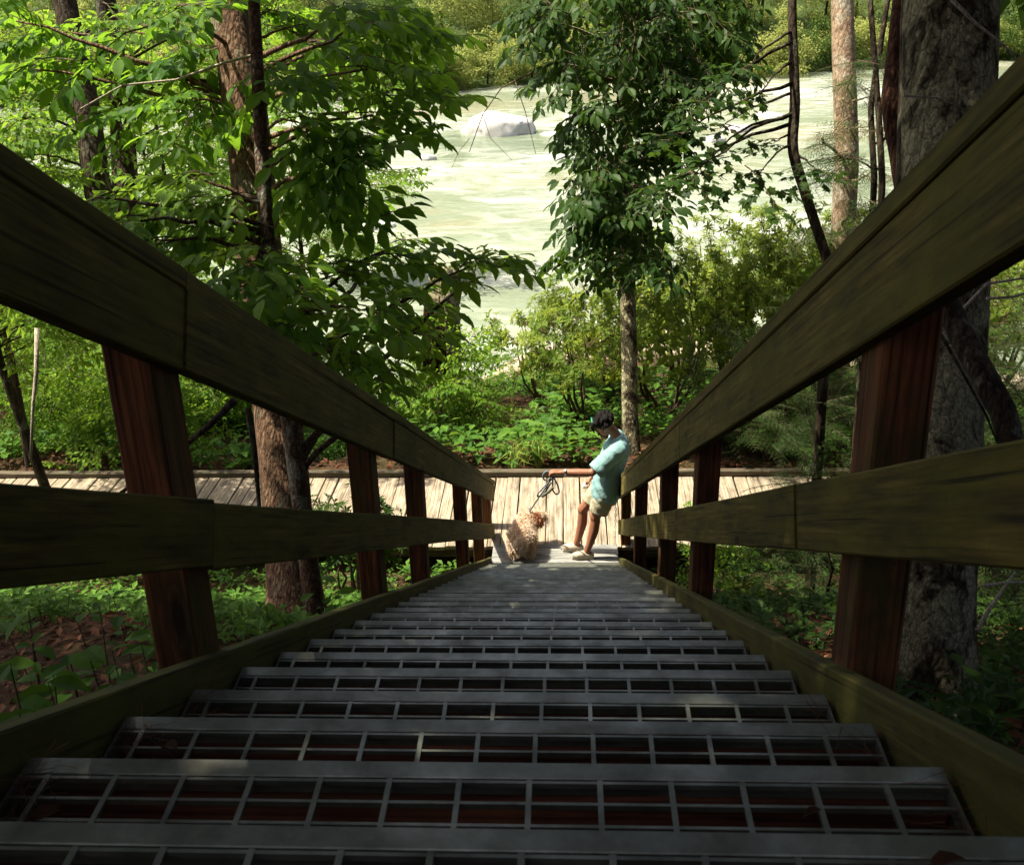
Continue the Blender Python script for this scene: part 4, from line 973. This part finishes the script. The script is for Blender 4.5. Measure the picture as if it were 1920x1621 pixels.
def vox(name, m, vs_, mat_, parent, it=4, noise_amt=0, nscale=.1):
    o = m.build(name, mat_, parent)
    md = o.modifiers.new('r', 'REMESH'); md.mode = 'VOXEL'; md.voxel_size = vs_; md.use_smooth_shade = True
    if it: s_ = o.modifiers.new('s', 'SMOOTH'); s_.factor = .5; s_.iterations = it
    bpy.context.view_layer.update(); bake(o)
    if noise_amt:
        me = o.data; n_ = len(me.vertices); co = np.zeros(n_*3, np.float32); me.vertices.foreach_get('co', co); co = co.reshape(-1, 3); no = np.zeros(n_*3, np.float32); me.vertices.foreach_get('normal', no); no = no.reshape(-1, 3)
        k_ = co/nscale; h_ = np.sin(k_[:, 0]*2.1+k_[:, 2]*1.3)*np.sin(k_[:, 1]*1.7-k_[:, 2]*2.3+1)+.6*np.sin(k_[:, 2]*3.9+k_[:, 0]*2.6+2)*np.sin(k_[:, 1]*4.3+.5)
        me.vertices.foreach_set('co', (co+no*h_[:, None]*noise_amt).astype(np.float32).ravel()); me.update()
    if not o.data.materials: o.data.materials.append(mat_)
    return o
M_skin = simple('skin', (.27, .115, .065), .5, 0, 14, .12, .35)
def m_cloth(name, c, sc2=.06):
    m_, t, p, o = mat(name); v = mapping(t, (1, 1, 1), 'Object', False); n1 = noise(t, v, 9, 4, .6, .8); n2 = noise(t, v, 180, 2, .5)
    t.links.new(mixc(t, ramp(t, n1, [(.3, (0, 0, 0)), (.7, (1, 1, 1))]).outputs[0], tuple(x*.88 for x in c), c), p.inputs['Base Color']); p.inputs['Roughness'].default_value = .9; p.inputs['Specular IOR Level'].default_value = .15
    bump(t, p, n1, .55, .025); return m_
M_shirt = m_cloth('pale_teal_cotton', (.21, .36, .36)); M_shorts = m_cloth('khaki_cotton', (.36, .33, .23))
M_hair = simple('black_hair', (.006, .005, .0045), .75, 0, 60, .4, .12, .6); M_shoe = simple('cream_canvas', (.42, .37, .28), .8, 0, 20, .15)
M_silver = simple('brushed_silver', (.6, .6, .58), .3, .9); M_white = simple('white_plastic', (.75, .74, .70), .4); M_rope = simple('blue_grey_rope', (.13, .16, .20), .8, 0, 120, .7); M_green = simple('green_plastic', (.03, .22, .12), .35)
PO = np.array([.30, 10.32, LZ+.003])
person = empty('person', tuple(PO)); PS = .965; person.scale = (PS, PS, PS); tag(person, 'person in pale teal shirt and khaki shorts leaning back on railing, holding leash', 'person')
a_ = lambda *v: np.array(v, float)
b = MB()
# legs
for s, (an, kn, hp, toe) in ((1, (a_(-.07, .10, .085), a_(.005, .10, .49), a_(.25, .09, .90), a_(-.2, .10, .04))), (-1, (a_(.045, -.07, .085), a_(.14, -.06, .48), a_(.27, -.085, .90), a_(-.09, -.08, .04)))):
    mid = (kn+an)/2+a_(.028, 0, .06)
    limb(b, [hp, (hp+kn)/2, kn+a_(-.005, 0, .03), kn, mid, (mid+an)/2-a_(0, 0, .02), an], [.092, .078, .06, .056, .058, .044, .036])
    limb(b, [an-a_(-.03, 0, .03), an+a_(-.05, 0, -.04), toe], [.036, .034, .028])
# torso, neck, head
loft(b, [(a_(.26, 0, .84), .11, .16, 0), (a_(.28, 0, .98), .105, .15, -.1), (a_(.31, 0, 1.12), .10, .145, -.15), (a_(.36, 0, 1.3), .11, .175, -.1), (a_(.375, 0, 1.40), .085, .165, 0), (a_(.37, 0, 1.45), .05, .07, 0)])
limb(b, [a_(.37, 0, 1.43), a_(.335, 0, 1.50), a_(.285, -.005, 1.56)], [.06, .056, .055])
hr = np.array(Matrix.Rotation(R_(-38), 3, 'Y'))      # bowed towards -X
HC = a_(.225, -.01, 1.605)
sphere(b, HC, (.092, .074, .105), hr, 16)
hd = lambda x, y, z: HC+hr@a_(x, y, z)
sphere(b, hd(-.045, 0, -.06), (.05, .052, .06), hr, 12)                    # jaw
limb(b, [hd(-.09, 0, .012), hd(-.112, 0, -.028)], [.010, .017], 8)         # nose
limb(b, [hd(-.088, -.02, -.058), hd(-.088, .02, -.058)], [.010, .010], 8)  # lips
limb(b, [hd(-.085, -.038, .022), hd(-.088, .038, .022)], [.012, .012], 8)  # brow
for s in (-1, 1): sphere(b, hd(.01, s*.076, -.015), (.02, .010, .032), hr, 10)   # ears
# arms
ELn, WRn = a_(.09, -.25, 1.145), a_(-.235, -.22, 1.135)
limb(b, [a_(.375, -.165, 1.385), (a_(.375, -.165, 1.385)+ELn)/2, ELn, (ELn*.6+WRn*.4), WRn], [.062, .052, .044, .042, .030])
ELf, WRf = a_(.34, .285, 1.07), a_(.105, .22, .865)
limb(b, [a_(.375, .165, 1.385), (a_(.375, .165, 1.385)+ELf)/2, ELf, (ELf*.6+WRf*.4), WRf], [.062, .052, .044, .04, .029])
def hand(w_, fwd, dwn, side):
    fwd = fwd/np.linalg.norm(fwd); dwn = dwn-fwd*(dwn@fwd); dwn /= np.linalg.norm(dwn); sd_ = np.cross(fwd, dwn)*side
    c = w_+fwd*.05
    for k in range(4): limb(b, [w_+sd_*(k-1.5)*.012, w_+fwd*.085+sd_*(k-1.5)*.0215], [.016, .0145], 8)
    for k, ln in enumerate((.072, .082, .076, .06)):                       # fingers curled round the leash
        p0 = w_+fwd*.088+sd_*(k-1.5)*.0225; p1 = p0+fwd*ln*.42+dwn*ln*.15; p2 = p1+fwd*ln*.05+dwn*ln*.42; p3 = p2-fwd*ln*.32+dwn*ln*.12
        limb(b, [p0, p1, p2, p3], [.0105, .0098, .009, .0078], 8)
    p0 = w_+fwd*.03-sd_*.03; limb(b, [p0, p0+fwd*.035-sd_*.014+dwn*.02, p0+fwd*.055+sd_*.004+dwn*.048], [.014, .0115, .0095], 8)
hand(WRn, a_(-1, -.05, .12), a_(-.1, 0, -1), 1)
hand(WRf, a_(-.75, -.35, -.75), a_(.3, -.5, -.6), -1)
vox('body', b, .0075, M_skin, person, 3)
# shirt
b = MB()
loft(b, [(a_(.245, 0, .735), .158, .205, -.12), (a_(.25, 0, .80), .160, .207, -.12), (a_(.262, 0, .92), .156, .203, -.1), (a_(.295, 0, 1.06), .148, .20, -.1), (a_(.33, 0, 1.2), .146, .205, -.1), (a_(.362, 0, 1.33), .138, .212, -.08), (a_(.375, 0, 1.40), .112, .195, 0), (a_(.376, 0, 1.445), .080, .115, .15), (a_(.368, 0, 1.468), .066, .078, .3)], 24)
sn0, sn1 = a_(.37, -.165, 1.37), a_(.125, -.245, 1.16); sf0, sf1 = a_(.37, .165, 1.37), a_(.335, .275, 1.16)
for p0, p1 in ((sn0, sn1), (sf0, sf1)):
    b.tube([p0, p0*.6+p1*.4, p0*.25+p1*.75, p1], [.088, .094, .096, .102], 14); sphere(b, p0, .088, None, 12)
vox('shirt', b, .011, M_shirt, person, 3, .0065, .075)
b = MB()
loft(b, [(a_(.245, 0, .70), .145, .19, -.1), (a_(.255, 0, .83), .138, .182, -.1), (a_(.265, 0, .95), .12, .165, -.1)], 20)
for kn, hp, e in ((a_(.005, .10, .49), a_(.25, .085, .86), .66), (a_(.14, -.06, .48), a_(.26, -.085, .86), .72)):
    p1 = hp+(kn-hp)*e; b.tube([hp, hp+(p1-hp)*.5, p1], [.115, .118, .112], 16)
vox('shorts', b, .011, M_shorts, person, 2, .005, .07)
# hair: fluffy mop, fringe falling forward
b = MB(); gh = np.random.RandomState(4)
sphere(b, hd(.022, 0, .035), (.112, .097, .100), hr, 14)
for i in range(90):
    e = gh.normal(0, 1, 3); e /= np.linalg.norm(e)
    if e[2] < -.25 or (e[0] < -.55 and e[2] < .35): continue
    p = hd(.022+e[0]*.105, e[1]*.09, .035+e[2]*.096); fl = hr@a_(e[0]*.6-.35, e[1]*.7, e[2]*.2-.35); limb(b, [p, p+fl*.03, p+fl*.055+a_(0, 0, -.012)], [.02, .015, .005], 6)
for i in range(14):
    y_ = -.07+.14*i/13; p = hd(-.07, y_, .09); limb(b, [p, p+hr@a_(-.045, 0, -.02), p+hr@a_(-.06, gh.normal(0, .01), -.07-gh.rand()*.03)], [.022, .016, .005], 6)
vox('hair', b, .0065, M_hair, person, 1)
b = MB(); limb(b, [hd(-.085, -.07, .075), hd(-.075, -.03, .115), hd(-.07, .03, .125)], [.009, .010, .009], 8); b.build('hair_clip', M_green, person, True)
for an, toe in ((a_(-.07, .10, .085), a_(-.2, .10, .04)), (a_(.045, -.07, .085), a_(-.09, -.08, .04))):
    b = MB(); limb(b, [an+a_(.045, 0, -.045), an+a_(-.03, 0, -.035), toe+a_(.03, 0, 0), toe], [.040, .046, .045, .036], 12); b.box(toe[0]-.03, an[0]+.08, an[1]-.036, an[1]+.036, .0, .02)
    vox('shoe', b, .008, M_shoe, person, 2)
b = MB(); wp = WRn+(ELn-WRn)*.14; wd_ = (ELn-WRn)/np.linalg.norm(ELn-WRn); b.tube([wp-wd_*.011, wp+wd_*.011], [.0345, .0345], 16); sphere(b, wp+a_(0, -.022, .03), (.016, .014, .012), None, 10); b.build('wristwatch', M_silver, person)
hn = (WRf+a_(-.085, -.06, -.085))*PS
b = MB(); b.tube([PO+hn+a_(.01, .05, 0), PO+hn+a_(.005, -.02, .0), PO+hn+a_(.005, -.026, 0)], [.026, .026, .021], 18); o = b.build('white_canister', M_white); tag(o, 'small white round container held low in the far hand of the person', 'container')

# dog
DO = np.array([-.36, 10.27, LZ+.003]); dog = empty('dog', tuple(DO)); tag(dog, 'small curly cream and apricot dog seen from behind at the stair foot', 'dog')
b = MB()
sphere(b, a_(0, -.01, .255), (.115, .13, .12), None, 14); sphere(b, a_(.015, .13, .265), (.115, .17, .115), None, 14); sphere(b, a_(.045, .28, .275), (.105, .12, .12), None, 14)
limb(b, [a_(.05, .29, .29), a_(.10, .33, .31), a_(.14, .33, .325)], [.085, .068, .064])
sphere(b, a_(.165, .325, .335), (.070, .066, .064), None, 14); limb(b, [a_(.195, .34, .32), a_(.245, .36, .30)], [.04, .03])
for s in (-1, 1):                               # hind legs: thigh, knee forward, hock back, paw
    limb(b, [a_(s*.075, .0, .24), a_(s*.09, .055, .165), a_(s*.092, -.035, .10), a_(s*.092, -.02, .03)], [.075, .058, .04, .036]); sphere(b, a_(s*.092, .005, .022), (.036, .05, .024), None, 10)
    limb(b, [a_(.04+s*.06, .29, .24), a_(.04+s*.062, .28, .14), a_(.04+s*.062, .29, .03)], [.058, .04, .034]); sphere(b, a_(.04+s*.062, .31, .022), (.033, .046, .023), None, 10)
limb(b, [a_(0, -.115, .30), a_(.005, -.165, .285), a_(.0, -.185, .225), a_(0, -.175, .165)], [.03, .05, .055, .03])
def m_fur(name, c1, c2):
    m_, t, p, o = mat(name); at = N(t, 'ShaderNodeAttribute', attribute_name='var'); v = mapping(t, (1, 1, 1), 'Object', False); n1 = noise(t, v, 7, 3, .6)
    f_ = N(t, 'ShaderNodeMath', operation='MULTIPLY_ADD'); t.links.new(at.outputs['Fac'], f_.inputs[0]); f_.inputs[1].default_value = .4; t.links.new(n1, f_.inputs[2])
    t.links.new(ramp(t, f_.outputs[0], [(.4, c1), (.85, c2)]).outputs[0], p.inputs['Base Color']); p.inputs['Roughness'].default_value = .9; p.inputs['Specular IOR Level'].default_value = .1; return m_
M_fur = m_fur('cream_fur', (.55, .34, .20), (.78, .66, .52)); M_earfur = m_fur('apricot_fur', (.42, .19, .09), (.6, .33, .19))
dbody = vox('body', b, .010, M_fur, dog, 3, .005, .03)
def fur(src, n, ln, seed, m_, parent, name='fur'):
    me = src.data; me.calc_loop_triangles(); co = np.zeros(len(me.vertices)*3, np.float32); me.vertices.foreach_get('co', co); co = co.reshape(-1, 3)
    tri = np.zeros(len(me.loop_triangles)*3, np.int32); me.loop_triangles.foreach_get('vertices', tri); tri = tri.reshape(-1, 3); g_ = np.random.RandomState(seed)
    A, B, C = co[tri[:, 0]], co[tri[:, 1]], co[tri[:, 2]]; nn = np.cross(B-A, C-A); ar = np.linalg.norm(nn, axis=1); I = g_.choice(len(tri), n, p=ar/ar.sum()); u = g_.rand(n, 2); f_ = u.sum(1) > 1; u[f_] = 1-u[f_]
    p = A[I]+(B-A)[I]*u[:, :1]+(C-A)[I]*u[:, 1:]; nr = nn[I]/(ar[I][:, None]+1e-12)
    d1 = nr+g_.normal(0, .45, (n, 3))+np.array([0, -.1, -.35]); d1 /= np.linalg.norm(d1, axis=1, keepdims=True); l = ln*g_.uniform(.6, 1.3, (n, 1)); s_ = np.cross(d1, g_.normal(0, 1, (n, 3))); s_ /= np.linalg.norm(s_, axis=1, keepdims=True)+1e-9; s_ *= .0032
    q1 = p+d1*l*.6; d2 = d1+g_.normal(0, .7, (n, 3))+np.array([0, 0, -.4]); q2 = q1+d2*l*.4
    V = np.stack([p-s_, p+s_, q1-s_*.8, q1+s_*.8, q2], 1).reshape(-1, 3); k_ = np.arange(n)[:, None]*5
    T_ = np.concatenate([k_+np.array([0, 1, 3]), k_+np.array([0, 3, 2]), k_+np.array([2, 3, 4])]); return tag(link(name, tri_mesh(name, V, T_, None, np.repeat(g_.rand(n), 5)), parent, [m_]), kind='stuff')
fur(dbody, 16000, .036, 3, M_fur, dog)
for i, pts in enumerate(([a_(.16, .275, .375), a_(.185, .255, .33), a_(.195, .25, .27)], [a_(.17, .385, .37), a_(.185, .40, .33), a_(.195, .405, .28)])):
    b = MB(); limb(b, pts, [.028, .037, .03]); ear = vox('ear', b, .009, M_earfur, dog, 2); fur(ear, 700, .03, 5+i, M_earfur, ear)
b = MB(); b.tube([a_(.085, .315, .30), a_(.10, .325, .308)], [.088, .086], 18); b.build('collar', simple('dark_collar', (.03, .03, .04), .6), dog)

# leash: line from the hand to the collar, with slack loops and a padded grip
HND = PO+(WRn+a_(-.105, 0, -.01))*PS; COL = DO+a_(.085, .30, .395)
leash = empty('leash', tuple(HND)); tag(leash, 'blue grey rope leash looped in the hand and running down to the dog', 'leash')
def lz(name, pts, r, m_=M_rope, n=8):
    q = np.array(pts); k_ = np.linspace(0, len(q)-1, len(q)*5); from_ = np.stack([np.interp(k_, np.arange(len(q)), q[:, i]) for i in range(3)], 1)
    for _ in range(4): from_[1:-1] = (from_[:-2]+2*from_[1:-1]+from_[2:])/4
    b = MB(); b.tube([p-HND for p in from_], r, n); return b.build(name, m_, leash, True)
lz('line', [HND+a_(0, 0, .02), HND+a_(-.02, .03, -.12), HND*.55+COL*.45+a_(.012, 0, -.015), COL*.85+HND*.15, COL], .0085)
lz('loop', [HND, HND+a_(-.05, .0, .03), HND+a_(-.09, .0, -.02), HND+a_(-.075, 0, -.08), HND+a_(-.02, -.01, -.075), HND+a_(0, 0, -.02)], .0085)
lz('loop', [HND+a_(.02, 0, -.04), HND+a_(.07, -.02, -.13), HND+a_(.085, -.02, -.22), HND+a_(.04, -.02, -.235), HND+a_(.01, -.02, -.17), HND+a_(.015, 0, -.05)], .0085)
lz('loop', [HND+a_(.01, 0, -.06), HND+a_(-.06, -.02, -.13), HND+a_(-.14, -.02, -.22), HND+a_(-.15, -.02, -.26), HND+a_(-.09, -.02, -.25), HND+a_(.0, -.01, -.1)], .0085)
lz('grip', [HND+a_(-.10, -.025, -.255), HND+a_(-.03, -.03, -.2), HND+a_(.02, -.02, -.15)], .017, simple('grey_green_webbing', (.10, .11, .075), .8, 0, 60, .4))
lz('clip', [COL+a_(0, 0, .06), COL+a_(0, 0, .0), COL+a_(.0, .01, -.05)], .012, M_silver)

# chain hanging at the end of the railing
b = MB(); c0 = S(T_END-.25, .0, HW-.03)
ch = empty('hanging_chain', (c0[0], c0[1], c0[2]-.35)); tag(ch, 'thin steel chain hanging down the inside of the railing end', 'chain')
for i in range(24):
    m = MB(); z = .72-i*.036; pts = [a_(.009*math.cos(q)*(i % 2), .009*math.cos(q)*(1-i % 2), z+.024*math.sin(q)) for q in np.linspace(0, 6.2832, 10)]; m.tube(pts, .003, 5, False); m.build('link', M_silver, ch, True)
